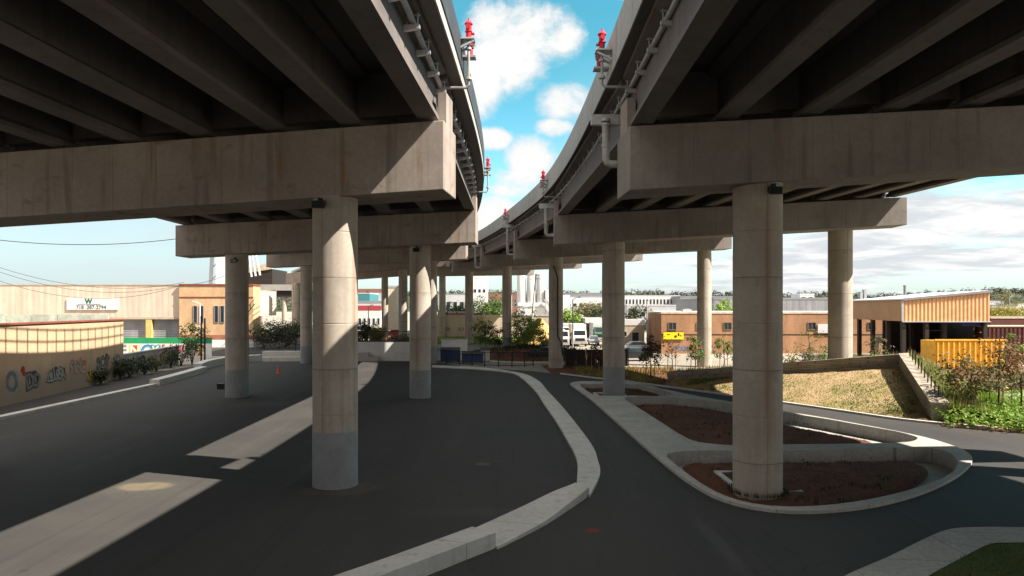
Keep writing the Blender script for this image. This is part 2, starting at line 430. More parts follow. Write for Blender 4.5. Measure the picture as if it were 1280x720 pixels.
# ------------------------------------------------------------------ the ground, drives, islands
def G(*pts, z=0.0): return [gp(x, y, z) for x, y in pts]
bed_px = [
 [(833,570),(840,566),(852,564),(880,563),(930,563),(978,563),(1060,561),(1140,559),(1170,561),(1187,566),(1196,574),(1196,582),(1188,592),(1165,603),(1130,614),(1086,624),(1035,631),(985,633),(940,629),(905,619),(880,606),(858,591)],
 [(780,498),(790,496),(812,495.5),(840,496.5),(880,500),(919,504.5),(978,515),(1030,523),(1075,531),(1120,539),(1143,545),(1147,548),(1140,551.5),(1120,553),(1060,554.5),(978,555.5),(919,556.5),(890,554.5),(862,549),(830,530),(805,514)],
 [(725,481),(735,480),(785,480),(815,485),(834,489.5),(842,492),(838,493.8),(820,495),(790,494.5),(760,494.5),(742,493)],
]
beds = [spline2(G(*b, z=.1), .4, True) for b in bed_px]
isl_px = [(713,480),(722,487),(740,500),(780,535),(820,570),(850,594),(880,613),(905,624),(940,633),(990,638.5),(1040,637),(1085,632),(1130,622),(1165,610),(1195,595),(1212,581),(1215,571),(1203,561.5),(1180,553),(1155,546),(1115,537.5),(1075,530),(1025,521),(978,513.5),(919,503),(875,495.5),(831,486.5),(810,481.5),(788,478),(760,476.5),(727,476.5),(717,477.5)]
island = spline2(G(*isl_px, z=.1), .5, True)

far_edge = G((700,468),(740,473),(785,478),(830,484),(875,490),(919,496),(978,504.5),(1060,516),(1110,523.5),(1155,529),(1210,534),(1280,540))
far_edge = spline2(far_edge, 1.0)
site = [(-34,-25),(60,-25),(60,33.2),(40,33.4),(30,34.0)]+far_edge[::-1]+[(2.0,68.5),(-4,72.5),(-9,80.8),(-28.5,80.8),(-32.5,80.8),(-33.6,62)]
struct(MB().fill([(-2500,-300),(2500,-300),(2500,2600),(-2500,2600)], beds, -.012).build('ground', M['yard']))
struct(MB().fill(site, beds, 0).build('asphalt_pavement', M['asphalt']))

m = MB().fill(island, beds, .1)
n = len(island); m.strip([(p[0], p[1], -.05) for p in island+island[:1]], [(p[0], p[1], .1) for p in island+island[:1]])
for b in beds:
    m.strip([(p[0], p[1], -.62) for p in b+b[:1]], [(p[0], p[1], .1) for p in b+b[:1]])
def walkmat():
    t = NT('island concrete'); x, y, z = t.xyz(t.pos)
    c = t.mix(t.ramp(t.noise(t.pos, .5, 6, .65), .35, .66), (.33, .325, .30), (.41, .40, .37))
    c = t.mix(1.0, c, t.ramp(t.noise(t.pos, 8, 5, .75), .3, .75, .82, 1.1), 'MULTIPLY')
    j = t.math('FRACT', t.math('DIVIDE', t.math('ADD', y, t.math('MULTIPLY', x, .12)), 2.4))
    jl = t.ramp(t.math('ABSOLUTE', t.math('SUBTRACT', j, .5)), .004, .010, 1, 0)
    jx = t.math('FRACT', t.math('DIVIDE', x, 3.1))
    jl2 = t.ramp(t.math('ABSOLUTE', t.math('SUBTRACT', jx, .5)), .002, .006, 1, 0)
    c = t.mix(t.math('MULTIPLY', t.math('MAXIMUM', jl, t.math('MULTIPLY', jl2, t.math('GREATER_THAN', z, -.5))), .6), c, (.10, .095, .085))
    st = t.noise(t.scale(t.pos, (2, 2, .25)), 1, 5)
    c = t.mix(t.ramp(st, .55, .75, 0, .3), c, (.2, .18, .15))
    t.bump(t.noise(t.pos, 30, 4, .7), .2, .01)
    return t.out(c, .88, 0, .2)
M['walk'] = walkmat()
struct(m.build('planting_island', M['walk']))
for b in beds:
    struct(MB().fill(b, [], -.5).build('bed_floor', M['walk']))

def mulch_bed(px, z0, hill, lab):
    pl = spline2(G(*px, z=z0), .35, True)
    cx = sum(p[0] for p in pl)/len(pl); cy = sum(p[1] for p in pl)/len(pl)
    m = MB(); rings = 16; vs = []; k = len(pl)
    for i in range(rings):
        t = 1-i/rings
        for p in pl:
            x, y = cx+(p[0]-cx)*t, cy+(p[1]-cy)*t
            vs.append((x, y, z0-.12*(i == 0)+hill*(1-t**2)+(.05*mnoise.noise((x*1.3, y*1.3, 3))+.03*mnoise.noise((x*4, y*4, 1))+.02*mnoise.noise((x*11, y*11, 1)))*(i > 0)))
    vs.append((cx, cy, z0+hill)); fs = []
    for i in range(rings-1): fs += [(i*k+j, i*k+(j+1) % k, (i+1)*k+(j+1) % k, (i+1)*k+j) for j in range(k)]
    fs += [((rings-1)*k+j, (rings-1)*k+(j+1) % k, rings*k) for j in range(k)]
    m.add(vs, fs)
    o = struct(m.build('mulch_bed', M['mulch'], smooth=True))
    c = MB(); rnd = random.Random(len(px))
    for _ in range(2600):
        i = rnd.randrange(k); t = math.sqrt(rnd.random())*.97
        x, y = cx+(pl[i][0]-cx)*t, cy+(pl[i][1]-cy)*t
        z = z0+hill*(1-t*t)+.05*mnoise.noise((x*1.3, y*1.3, 3))+.03*mnoise.noise((x*4, y*4, 1))+.02
        a = rnd.random()*6.28; l = rnd.uniform(.02, .06); w = rnd.uniform(.008, .02); tl = rnd.uniform(-.015, .02)
        d = Vector((math.cos(a), math.sin(a), tl/l)); e = Vector((-math.sin(a), math.cos(a), rnd.uniform(-.5, .5)))
        p = Vector((x, y, z)); c.quad(p-d*l-e*w, p+d*l-e*w, p+d*l+e*w, p-d*l+e*w)
    ch = c.build('bark_chips', LF['mulch']); ch['kind'] = 'stuff'; return o
mulch_bed([(853,580),(880,579),(982,578.5),(1080,577),(1140,576),(1157,582),(1159,592),(1140,606),(1090,622),(1025,634),(960,634),(925,628),(893,614),(868,596)], -.30, .22, 0)
mulch_bed([(792,506),(812,504.5),(838,505),(880,510),(919,517),(978,531),(1040,542),(1086,551),(1094,554),(1060,556.5),(978,557),(919,558),(885,556),(859,550),(825,530),(806,516)], -.30, .16, 1)
mulch_bed([(728,484),(740,483),(790,484),(815,489),(828,493),(810,496),(770,496),(742,494)], -.30, .1, 2)

# a low weed here and there in the beds is part of the mulch look: small tufts
def blades(name, mat, pts, hmin, hmax, w, rnd, lean=.35):
    m = MB()
    for x, y, z in pts:
        a = rnd.random()*6.28; h = rnd.uniform(hmin, hmax); l = rnd.uniform(0, lean)*h; b = rnd.random()*6.28
        d = Vector((math.cos(a)*w, math.sin(a)*w, 0)); p = Vector((x, y, z-.02)); q = p+Vector((math.cos(b)*l, math.sin(b)*l, h))
        mm = p.lerp(q, .55)+Vector((0, 0, .08*h))
        m.add([p-d, p+d, mm+d*.7, q, mm-d*.7], [(0, 1, 2, 4), (4, 2, 3)])
    o = m.build(name, mat); o['kind'] = 'stuff'; return o
rnd = random.Random(4)

# near right corner: pavement and lawn
cor = spline2(G((1020,745),(1055,720),(1112,695),(1150,676),(1177,664),(1195,660),(1213,659),(1245,658.5),(1280,659), z=.1), .4)
cor_out = cor+[(22, 18.5), (22, 8), (4, 8)]
lw = spline2(G((1130,742),(1160,720),(1195,701),(1227,684),(1236,680.5),(1247,678.5),(1280,678), z=.1), .4)
lw_out = lw+[(21.5, 17.4), (21.5, 8.5), (5.2, 8.5)]
m = MB().fill(cor_out, [lw_out], .1); m.strip([(p[0], p[1], -.02) for p in cor_out+cor_out[:1]], [(p[0], p[1], .1) for p in cor_out+cor_out[:1]])
struct(m.build('corner_pavement', M['walk']))
struct(MB().fill(lw_out, [], .085).build('corner_lawn', M['lawn']))
pts = []
for _ in range(9000):
    x, y = rnd.uniform(6.5, 18), rnd.uniform(13, 18.2)
    # inside test against lawn edge
    ins = False; q = lw_out; j = len(q)-1
    for i in range(len(q)):
        if (q[i][1] > y) != (q[j][1] > y) and x < (q[j][0]-q[i][0])*(y-q[i][1])/(q[j][1]-q[i][1])+q[i][0]: ins = not ins
        j = i
    if ins and mnoise.noise((x*.8, y*.8, 0)) < .25: pts.append((x, y, .085))
blades('corner_grass', LF['green'], pts, .04, .11, .012, rnd)

# winding kerb wall between the plaza and the drive
def seg_hexa(m, A, B, zb, zt):
    for i in range(len(A)-1):
        m.hexa([A[i], B[i], B[i+1], A[i+1]], [zb]*4, [zt[i], zt[i], zt[i+1], zt[i+1]])
kt = thing('kerb_wall', 'long pale kerb wall winding between plaza and drive, raised blocks at its near end', 'kerb wall', (0, 20, 0))
a0, a1 = gp(590,658,.4), gp(415,720,.4); b0, b1 = gp(620,665,.4), gp(472,720,.4)
a2, b2 = (a1[0]-4.2, a1[1]-4.6), (b1[0]-4.2, b1[1]-4.9)
def bezcurve(A, k=6): return spline2(A, .6)
def pair(A, B, k):
    A = [Vector(p) for p in A]; B = [Vector(p) for p in B]; ra = []; rb = []
    def cr(P, i, t):
        a, b, c, d = P[max(i-1, 0)], P[i], P[i+1], P[min(i+2, len(P)-1)]
        return .5*((2*b)+(c-a)*t+(2*a-5*b+4*c-d)*t*t+(3*b-a-3*c+d)*t**3)
    for i in range(len(A)-1):
        for j in range(k):
            ra.append(tuple(cr(A, i, j/k))); rb.append(tuple(cr(B, i, j/k)))
    ra.append(tuple(A[-1])); rb.append(tuple(B[-1])); return ra, rb
def ribbon(name, A, B, zb, zt, mat, parent=None, k=6, bevel=0):
    ra, rb = pair(A, B, k); n = len(ra)
    zz = [zt(i/(n-1)) if callable(zt) else zt for i in range(n)]
    secs = [[(ra[i][0], ra[i][1], zb), (rb[i][0], rb[i][1], zb), (rb[i][0], rb[i][1], zz[i]), (ra[i][0], ra[i][1], zz[i])] for i in range(n)]
    return MB().loft(secs).build(name, mat, parent, bevel=bevel)
ribbon('raised_block', [a2, a1, a0], [b2, b1, b0], -.05, .4, M['curb'], kt, 6, .015)
ia = [gp(592,659,.1), gp(653,632,.14), gp(690,615,.2), gp(719,603,.3)]; ob = [gp(622,684,.06), gp(680,652,.12), gp(713,628,.2), gp(737,608,.3)]
ribbon('ramp_block', ia, ob, -.05, lambda t: .07+.23*t**1.3, M['curb'], kt, 6, .01)
px = [((721,604),(737,619)),((722,580),(750,592)),((718,566),(747,574)),((711,553),(741,558)),((695,526),(723,533)),((681,506),(701,506)),((668,487),(685,489)),((649,470),(672,475)),((634,465),(650,466)),((594,461),(600,459)),((540,458.5),(540,456.5))]
ribbon('kerb_ribbon', [gp(*p[0], .09) for p in px], [gp(*p[1], .09) for p in px], -.05, .09, M['curb'], kt, 6)

# left boundary kerb with raised blocks
kl = thing('kerb_wall', 'straight white kerb with stepped blocks at the foot of the tan graffiti wall', 'kerb wall', (-27.6, 40, 0))
ribbon('kerb_run', [(-27.95, 5), (-27.95, 56)], [(-27.4, 5), (-27.4, 56)], -.05, .16, M['curb'], kl, 4)
ribbon('raised_block', [(-28.0, 55.6), (-28.6, 61), (-29.6, 68)], [(-27.2, 55.6), (-27.8, 61), (-28.8, 68)], -.05, .48, M['curb'], kl, 4, .015)
ribbon('raised_block', [(-30.2, 68.3), (-31.2, 73), (-31.0, 79), (-28.5, 82)], [(-29.4, 68.3), (-30.4, 73), (-30.2, 78), (-28.3, 81)], -.05, .72, M['curb'], kl, 5, .015)
for yy, zz, x0, x1, lb in ((81.2, .45, -28.3, -19.2, 'pale concrete ledge across the far end of the plaza, nearer of two'), (86.5, .8, -30, -19.2, 'pale concrete ledge stepping up behind the nearer one at the plaza end')):
    tag(MB().box(x0, x1, yy, yy+.8, -.05, zz).build('concrete_ledge', M['curb'], bevel=.02), lb, 'ledge', 'stepped ledges at the far end of the plaza')

# fallen leaves and grit along the kerb lines, weeds in the beds
rnd = random.Random(31); m = MB()
edges_ = [([gp(*p[1], 0) for p in px], .45), ([gp(*p[0], 0) for p in px], -.4), ([(p[0], p[1]) for p in island[:len(island)//2]], -.5), ([(-27.3, 20), (-27.3, 55)], .6), ([a2, a1, a0], -.5)]
for P_, sp in edges_:
    for _ in range(170):
        i = rnd.randrange(len(P_)-1); t_ = rnd.random(); p = Vector(P_[i]).lerp(Vector(P_[i+1]), t_)
        d = (Vector(P_[i+1])-Vector(P_[i])); d = Vector((d.y, -d.x)).normalized() if d.length > 1e-4 else Vector((1, 0))
        q = p+d*sp*abs(rnd.gauss(0, .8))+Vector((rnd.gauss(0, .1), rnd.gauss(0, .1)))
        leafquad_ = Vector((q.x, q.y, .012)); a_ = rnd.random()*6.28; l = rnd.uniform(.02, .055)
        u_ = Vector((math.cos(a_), math.sin(a_), rnd.uniform(-.1, .3)))*l; v_ = Vector((-math.sin(a_), math.cos(a_), rnd.uniform(-.1, .3)))*l*.55
        m.quad(leafquad_-u_, leafquad_-v_, leafquad_+u_, leafquad_+v_)
m.build('leaf_litter', LF['olive'])['kind'] = 'stuff'
pts = []
for _ in range(420):
    i = rnd.randrange(2); b = beds[i]; k = rnd.randrange(len(b)); cx_ = sum(p[0] for p in b)/len(b); cy_ = sum(p[1] for p in b)/len(b)
    t_ = math.sqrt(rnd.random())*.8; x_, y_ = cx_+(b[k][0]-cx_)*t_, cy_+(b[k][1]-cy_)*t_
    if mnoise.noise((x_*.9, y_*.9, 8)) > .1:
        for q in range(5): pts.append((x_+rnd.gauss(0, .05), y_+rnd.gauss(0, .05), -.16))
for k in range(240):
    a_ = rnd.random()*6.28; pts.append((8.25+math.cos(a_)*rnd.uniform(.82, 1.0), 24.2+math.sin(a_)*rnd.uniform(.82, 1.0), -.14))
blades('bed_weeds', LF['dark'], pts, .06, .2, .015, rnd)

# ------------------------------------------------------------------ lawn, retaining walls, banks
def poly_at(P, t):
    L = [0]
    for i in range(len(P)-1): L.append(L[-1]+math.dist(P[i][:2], P[i+1][:2]))
    s = t*L[-1]
    for i in range(len(P)-1):
        if s <= L[i+1]+1e-9:
            u = (s-L[i])/(L[i+1]-L[i]); return tuple(P[i][k]+(P[i+1][k]-P[i][k])*u for k in range(3))
    return P[-1]
W1a, W1c, W2d = (12.3, 57.2), (25.3, 47.0), (22.3, 38.3)
front = [(11.6, 55.0, .02)]+[(p[0]+.15, p[1]+.3, .02) for p in G((875,490),(919,496),(978,504.5),(1060,516),(1110,523.5),(1150,528.5))]
def lawnz(u, v): return None
m = MB(); NU, NV = 70, 24; vs = []
for i in range(NU+1):
    u = i/NU; f = poly_at(front, u)
    if u < .7: b = poly_at([(12.3, 57.1, .25), (25.3, 46.9, 2.1)], u/.7)
    else: b = poly_at([(25.25, 46.9, 2.1), (22.35, 38.4, .05)], (u-.7)/.3)
    for j in range(NV+1):
        v = j/NV; x, y = f[0]+(b[0]-f[0])*v, f[1]+(b[1]-f[1])*v
        z = f[2]+(b[2]-f[2])*(v**1.15)+.07*mnoise.noise((x*.7, y*.7, 2))*min(1, v*6)+.03*mnoise.noise((x*2.3, y*2.3, 2))*min(1, v*6)
        vs.append((x, y, z))
m.add(vs, [(i*(NV+1)+j, (i+1)*(NV+1)+j, (i+1)*(NV+1)+j+1, i*(NV+1)+j+1) for i in range(NU) for j in range(NV)])
lawn = struct(m.build('lawn_slope', M['drygrass'], smooth=True))
rnd = random.Random(11); pd = []; pg = []
for _ in range(16000):
    i, j = rnd.randrange(NU), rnd.randrange(NV); a = Vector(vs[i*(NV+1)+j]); b = Vector(vs[(i+1)*(NV+1)+j]); c = Vector(vs[i*(NV+1)+j+1])
    p = a+(b-a)*rnd.random()+(c-a)*rnd.random()
    g = mnoise.noise((p.x*.45, p.y*.45, 9))+.5*mnoise.noise((p.x*1.6, p.y*1.6, 9))+(.25 if i > 48 else 0)
    (pg if g > .18 else pd).append(p)
blades('dry_grass', LF['straw'], pd, .04, .10, .02, rnd)
blades('green_grass', LF['green'], pg, .05, .13, .02, rnd)

rw = thing('retaining_wall', 'block retaining wall with two courses along the top of the dry lawn', 'retaining wall', (18.8, 52, 0))
d1 = (Vector(W1c)-Vector(W1a)).normalized(); n1 = Vector((-d1.y, d1.x))
if n1.y < 0: n1 = -n1
def wallrun(A, C, th, zb, zt0, zt1, off, nrm):
    a0 = Vector(A)+nrm*off; c0 = Vector(C)+nrm*off
    return [a0, c0, c0+nrm*th, a0+nrm*th], [zb]*4, [zt0, zt1, zt1, zt0]
MB().hexa(*wallrun(W1a, W1c, .5, -.2, .50, 2.55, .16, n1)).build('upper_course', M['block'], rw)
MB().hexa(*wallrun(W1a, W1c, .16, -.2, .26, 2.28, 0, n1)).build('lower_course', M['block'], rw)
MB().hexa([*(Vector(W1a)+n1*.10-d1*.05, Vector(W1c)+n1*.10, Vector(W1c)+n1*.75, Vector(W1a)+n1*.75-d1*.05)], [.51, 2.56, 2.56, .51], [.93, 2.98, 2.98, .93]).build('coping', M['block'], rw)
rw2 = thing('retaining_wall', 'tall block wing wall sloping down towards the drive, in shade on its lawn side', 'retaining wall', (24, 42.5, 0))
d2 = (Vector(W2d)-Vector(W1c)).normalized(); n2 = Vector((-d2.y, d2.x))
if n2.x < 0: n2 = -n2
a, c = Vector(W1c), Vector(W2d)
MB().hexa([c, c+n2*.75, a+n2*.75+Vector((0, .6)), a+Vector((0, .02))], [-.2]*4, [.86, .86, 2.9, 2.9]).build('wall_body', M['block'], rw2)
MB().hexa([c-n2*.06+d2*.06, c+n2*.85+d2*.06, a+n2*.85+Vector((0, .7)), a-n2*.06+Vector((0, .02))], [.865, .865, 2.905, 2.905], [1.0, 1.0, 3.04, 3.04]).build('coping', M['block'], rw2)
for i in range(10):
    t = .06+.9*i/9.5; p = a.lerp(c, t)+n2*.5; z = 3.04+(1.0-3.04)*t
    tag(MB().tube([(p.x, p.y, z-.05), (p.x+.02, p.y, z+.62)], .035, 6).build('picket_stake', M['darksteel']), 'thin rusty stake in the row on top of the sloping wing wall', 'stake', 'stakes along the wing wall')

# raised bank behind the walls
m = MB(); vs = []; NB = 40; ND = 14
for i in range(NB+1):
    t = i/NB; p = Vector(W1a).lerp(Vector(W1c), t)+n1*.55; zt = .9+(2.9-.9)*t-.12
    for j in range(ND+1):
        v = j/ND; q = p+n1*14*v
        vs.append((q.x, q.y, zt*(1-v)**.8*(1-.12*math.sin(v*9))-.02+.10*mnoise.noise((q.x*.8, q.y*.8, 5))*min(1, v*5+.2)))
m.add(vs, [(i*(ND+1)+j, (i+1)*(ND+1)+j, (i+1)*(ND+1)+j+1, i*(ND+1)+j+1) for i in range(NB) for j in range(ND)])
struct(m.build('planted_bank', M['greenbank'], smooth=True)); bank1 = vs
m = MB(); vs = []
for i in range(NB+1):
    t = -.25+1.28*i/NB; p = a.lerp(c, t)+n2*.75; zt = 3.0-2.04*max(0, min(1, t))-.16
    for j in range(ND+1):
        v = j/ND; q = p+n2*6.5*v
        vs.append((q.x, q.y, zt*(1-v)**1.3-.03+.10*mnoise.noise((q.x*.9, q.y*.9, 6))*min(1, v*5)))
m.add(vs, [(i*(ND+1)+j, (i+1)*(ND+1)+j, (i+1)*(ND+1)+j+1, i*(ND+1)+j+1) for i in range(NB) for j in range(ND)])
struct(m.build('green_bank', M['greenbank'], smooth=True)); bank2 = vs
rnd = random.Random(5)
def on_grid(vs, nd, k, j0=0, j1=None):
    out = []; nb = len(vs)//(nd+1)-1
    for _ in range(k):
        i, j = rnd.randrange(nb), rnd.randrange(j0, j1 or nd); a_ = Vector(vs[i*(nd+1)+j]); b_ = Vector(vs[(i+1)*(nd+1)+j]); c_ = Vector(vs[i*(nd+1)+j+1])
        out.append(a_+(b_-a_)*rnd.random()+(c_-a_)*rnd.random())
    return out
blades('bank_grass', LF['bright'], on_grid(bank2, ND, 7000, 0, 9), .12, .38, .022, rnd)
blades('bank_weeds', LF['olive'], on_grid(bank1, ND, 6000), .15, .55, .03, rnd)
blades('bank_straw', LF['straw'], on_grid(bank1, ND, 1800, 0, 4)+on_grid(bank2, ND, 900, 0, 4), .2, .7, .018, rnd)

# leafy ground cover right of the bank, and its soil
gcov = spline2(G((1178,533),(1225,537),(1280,542)), .6)
gcv = gcov+[(27.5, 34.3), (33, 33.9), (34, 45), (27, 48), (24.2, 42)]
struct(MB().fill(gcv, [], .035).build('planting_soil', M['mulch']))
def inside(q, x, y):
    r = False; j = len(q)-1
    for i in range(len(q)):
        if (q[i][1] > y) != (q[j][1] > y) and x < (q[j][0]-q[i][0])*(y-q[i][1])/(q[j][1]-q[i][1])+q[i][0]: r = not r
        j = i
    return r
def leafquad(m, p, nrm, size, rnd, asp=.55):
    nrm = nrm.normalized(); t = nrm.orthogonal().normalized(); a_ = rnd.random()*6.28
    t = Matrix.Rotation(a_, 3, nrm) @ t; b_ = nrm.cross(t); l = size; w = size*asp
    m.add([p-t*l*.5, p+b_*w*.5, p+t*l*.5+nrm*size*.12, p-b_*w*.5], [(0, 1, 2, 3)])
m = MB()
for _ in range(2600):
    x, y = rnd.uniform(22, 34), rnd.uniform(34, 47)
    if not inside(gcv, x, y) or mnoise.noise((x*.7, y*.7, 1)) < -.25: continue
    hh = rnd.uniform(.3, .95)
    for k in range(9):
        p = Vector((x+rnd.gauss(0, .22), y+rnd.gauss(0, .22), .05+hh*rnd.random()))
        leafquad(m, p, Vector((rnd.gauss(0, .5), rnd.gauss(0, .5), 1)), rnd.uniform(.14, .28), rnd)
m.build('ground_cover', LF['bright'])['kind'] = 'stuff'

struct(MB().fill([(26, 48.2), (30.5, 46.4), (30.8, 50.9), (60, 51.1), (60, 74), (38, 74), (33, 60)], [], .02).build('shrub_bed_soil', M['mulch']))
# mulch and low growth beyond the drive
strip_far = [(1.8, 69.6)]+far_edge[:30:2]
q = [(p[0], p[1]) for p in spline2(G((690,468),(740,473),(785,478),(830,484)), 1.0)]
struct(MB().fill(q+[(12.1, 57), (14.5, 60), (16, 72), (3, 76)], [], .02).build('far_bed', M['mulch']))
pts = []
for _ in range(2600):
    x, y = rnd.uniform(6, 16), rnd.uniform(55, 72)
    if inside(q+[(12.1, 57), (14.5, 60), (16, 72), (3, 76)], x, y) and mnoise.noise((x*.5, y*.5, 4)) > -.1: pts.append((x, y, .02))
blades('far_bed_grass', LF['yellow'], pts, .15, .5, .03, rnd)
# drive kerb on the far side
ribbon('drive_kerb', [(p[0], p[1]) for p in far_edge[::4]], [(p[0]+.12, p[1]+.28) for p in far_edge[::4]], -.04, .11, M['curb'])
o = bpy.data.objects['drive_kerb']; struct(o)

# ------------------------------------------------------------------ the two viaducts
# rows: Y of pier, girder line ends and girder underside
PA = [dict(L=(-25.5,-48.0,11.2), Rr=(-6.2,-48.0,12.0)), dict(L=(-22.6,-6.0,11.4), Rr=(-4.1,-6.0,12.2)), dict(L=(-20.9,26.4,11.38), Rr=(-2.72,24.4,12.2)), dict(L=(-21.8,48.9,11.58), Rr=(-2.8,48.2,12.48)),
      dict(L=(-25.8,79,12.6), Rr=(-5.3,77.5,13.3)), dict(L=(-30,112,13.2), Rr=(-10.1,108,14.3)), dict(L=(-40.5,148,13.3), Rr=(-19.6,140,14.5)), dict(L=(-56,184,13), Rr=(-33,172,14.5))]
PB = [dict(L=(3.2,-48,11.8), Rr=(36,-48,13.6)), dict(L=(3.75,-6,12), Rr=(32,-6,13.7)), dict(L=(4.2,24.15,11.93), Rr=(29.0,25.0,13.7)), dict(L=(3.5,50.7,12.5), Rr=(26.1,50,13.65)),
      dict(L=(.75,72,12.8), Rr=(21.6,74,14.05)), dict(L=(-3.6,97,13.2), Rr=(17.5,101,14.4)), dict(L=(-9.4,121,13.7), Rr=(11.5,127,14.7)),
      dict(L=(-15.6,150,14.4), Rr=(4,160,15)), dict(L=(-25,180,14.8), Rr=(-6,192,15.4))]
GIRD = [(-.33,0),(.33,0),(.33,.15),(.09,.34),(.09,1.52),(.50,1.66),(.50,1.83),(-.50,1.83),(-.50,1.66),(-.09,1.52),(-.09,.34),(-.33,.15)]
def build_deck(P, ng, label, side_over, left_over, par_l, par_r, clad=False):
    root = thing('viaduct_deck', label, 'viaduct deck', (P[2]['Rr'][0], P[2]['Rr'][1], P[2]['Rr'][2]))
    for s in range(len(P)-1):
        for k in range(ng):
            t = k/(ng-1); p = Vector(P[s]['L']).lerp(Vector(P[s]['Rr']), t); q = Vector(P[s+1]['L']).lerp(Vector(P[s+1]['Rr']), t)
            d = (q-p); d.z = 0; d.normalize(); n = Vector((d.y, -d.x, 0))
            p = p+d*(.25 if s else 0); q = q-d*.25
            sc_ = [[c+n*u+Vector((0, 0, w)) for u, w in GIRD] for c in (p, q)]
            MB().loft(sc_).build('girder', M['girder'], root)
    for s in range(1, len(P)):
        A_, B_ = Vector(P[s]['L']), Vector(P[s]['Rr']); e = (B_-A_).normalized()
        MB().beam(A_-e*.1+Vector((0, 0, 1.1)), B_+e*.1+Vector((0, 0, 1.1)), .36, 1.44).build('diaphragm', M['girder'], root)
    tl = [(p['L'][1], p['L'][0], p['L'][2]) for p in P]; tr = [(p['Rr'][1], p['Rr'][0], p['Rr'][2]) for p in P]
    y0, y1 = P[0]['L'][1], P[-1]['L'][1]; N = 150; le = []; re = []
    for i in range(N+1):
        yl = tl[0][0]+(tl[-1][0]-tl[0][0])*i/N; yr = tr[0][0]+(tr[-1][0]-tr[0][0])*i/N
        le.append(Vector((crom(tl, yl)[0]-left_over, yl, crom(tl, yl)[1]+1.86))); re.append(Vector((crom(tr, yr)[0]+side_over, yr, crom(tr, yr)[1]+1.86)))
    up = Vector((0, 0, 1))
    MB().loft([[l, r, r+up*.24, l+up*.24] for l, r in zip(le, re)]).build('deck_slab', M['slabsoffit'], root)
    def parapet(E, sgn, h):
        secs = []
        for i, e in enumerate(E):
            d = (E[min(i+1, N)]-E[max(i-1, 0)]); d.z = 0; d.normalize(); n = Vector((d.y, -d.x, 0))*sgn   # outwards
            pr = [(0.004, -.03), (.05, -.03), (.05, .30), (.03, .33), (.03, h), (-.22, h), (-.30, .55), (-.42, .30), (-.42, .244), (.004, .244)]
            secs.append([e+n*u+up*w for u, w in pr])
        m = MB().loft(secs); o = m.build('parapet', M['parapet'], root); return o
    if par_l: parapet(le, -1, par_l)
    if par_r: parapet(re, 1, par_r)
    if clad:
        secs = []
        for i, e in enumerate(re):
            d = (re[min(i+1, N)]-re[max(i-1, 0)]); d.z = 0; d.normalize(); n = Vector((d.y, -d.x, 0))
            secs.append([e+n*u+up*w for u, w in ((.034, .36), (.085, .36), (.085, par_r+.06), (.034, par_r+.06))])
        MB().loft(secs).build('barrier_cladding', M['cladding'], root)
    return root, le, re
deckA, leA, reA = build_deck(PA, 8, 'left viaduct deck of long concrete girders, its fire pipe side facing the gap of sky', .86, .35, .55, 1.32, True)
deckB, leB, reB = build_deck(PB, 10, 'right viaduct deck on concrete girders, its pale parapet curving away against the sky', .7, .86, 1.32, 1.1)

# fence on the left parapet of the left deck (it throws its shadow on the tan wall)
fr = thing('guard_fence', 'post and rail guard fence on the far edge of the left viaduct', 'fence', tuple(leA[30]))
pts = [p+Vector((.15, 0, .55)) for p in leA]
zt = .0
for hh in (.9, 1.7):
    MB().tube([p+Vector((0, 0, hh)) for p in pts], .05, 6).build('rail', M['galv'], fr)
i0 = 0; acc = 0; np_ = 0
for i in range(1, len(pts)):
    seg = (pts[i]-pts[i-1]).length; s = 0
    while acc+seg-s >= 1.2:
        s += 1.2-acc; acc = 0; p = pts[i-1].lerp(pts[i], s/seg)
        if 20 < p.y < 75 and np_ < 60:
            MB().box(p.x-.045, p.x+.045, p.y-.045, p.y+.045, p.z-.03, p.z+1.78).build('post', M['galv'], fr); np_ += 1
    acc += seg-s

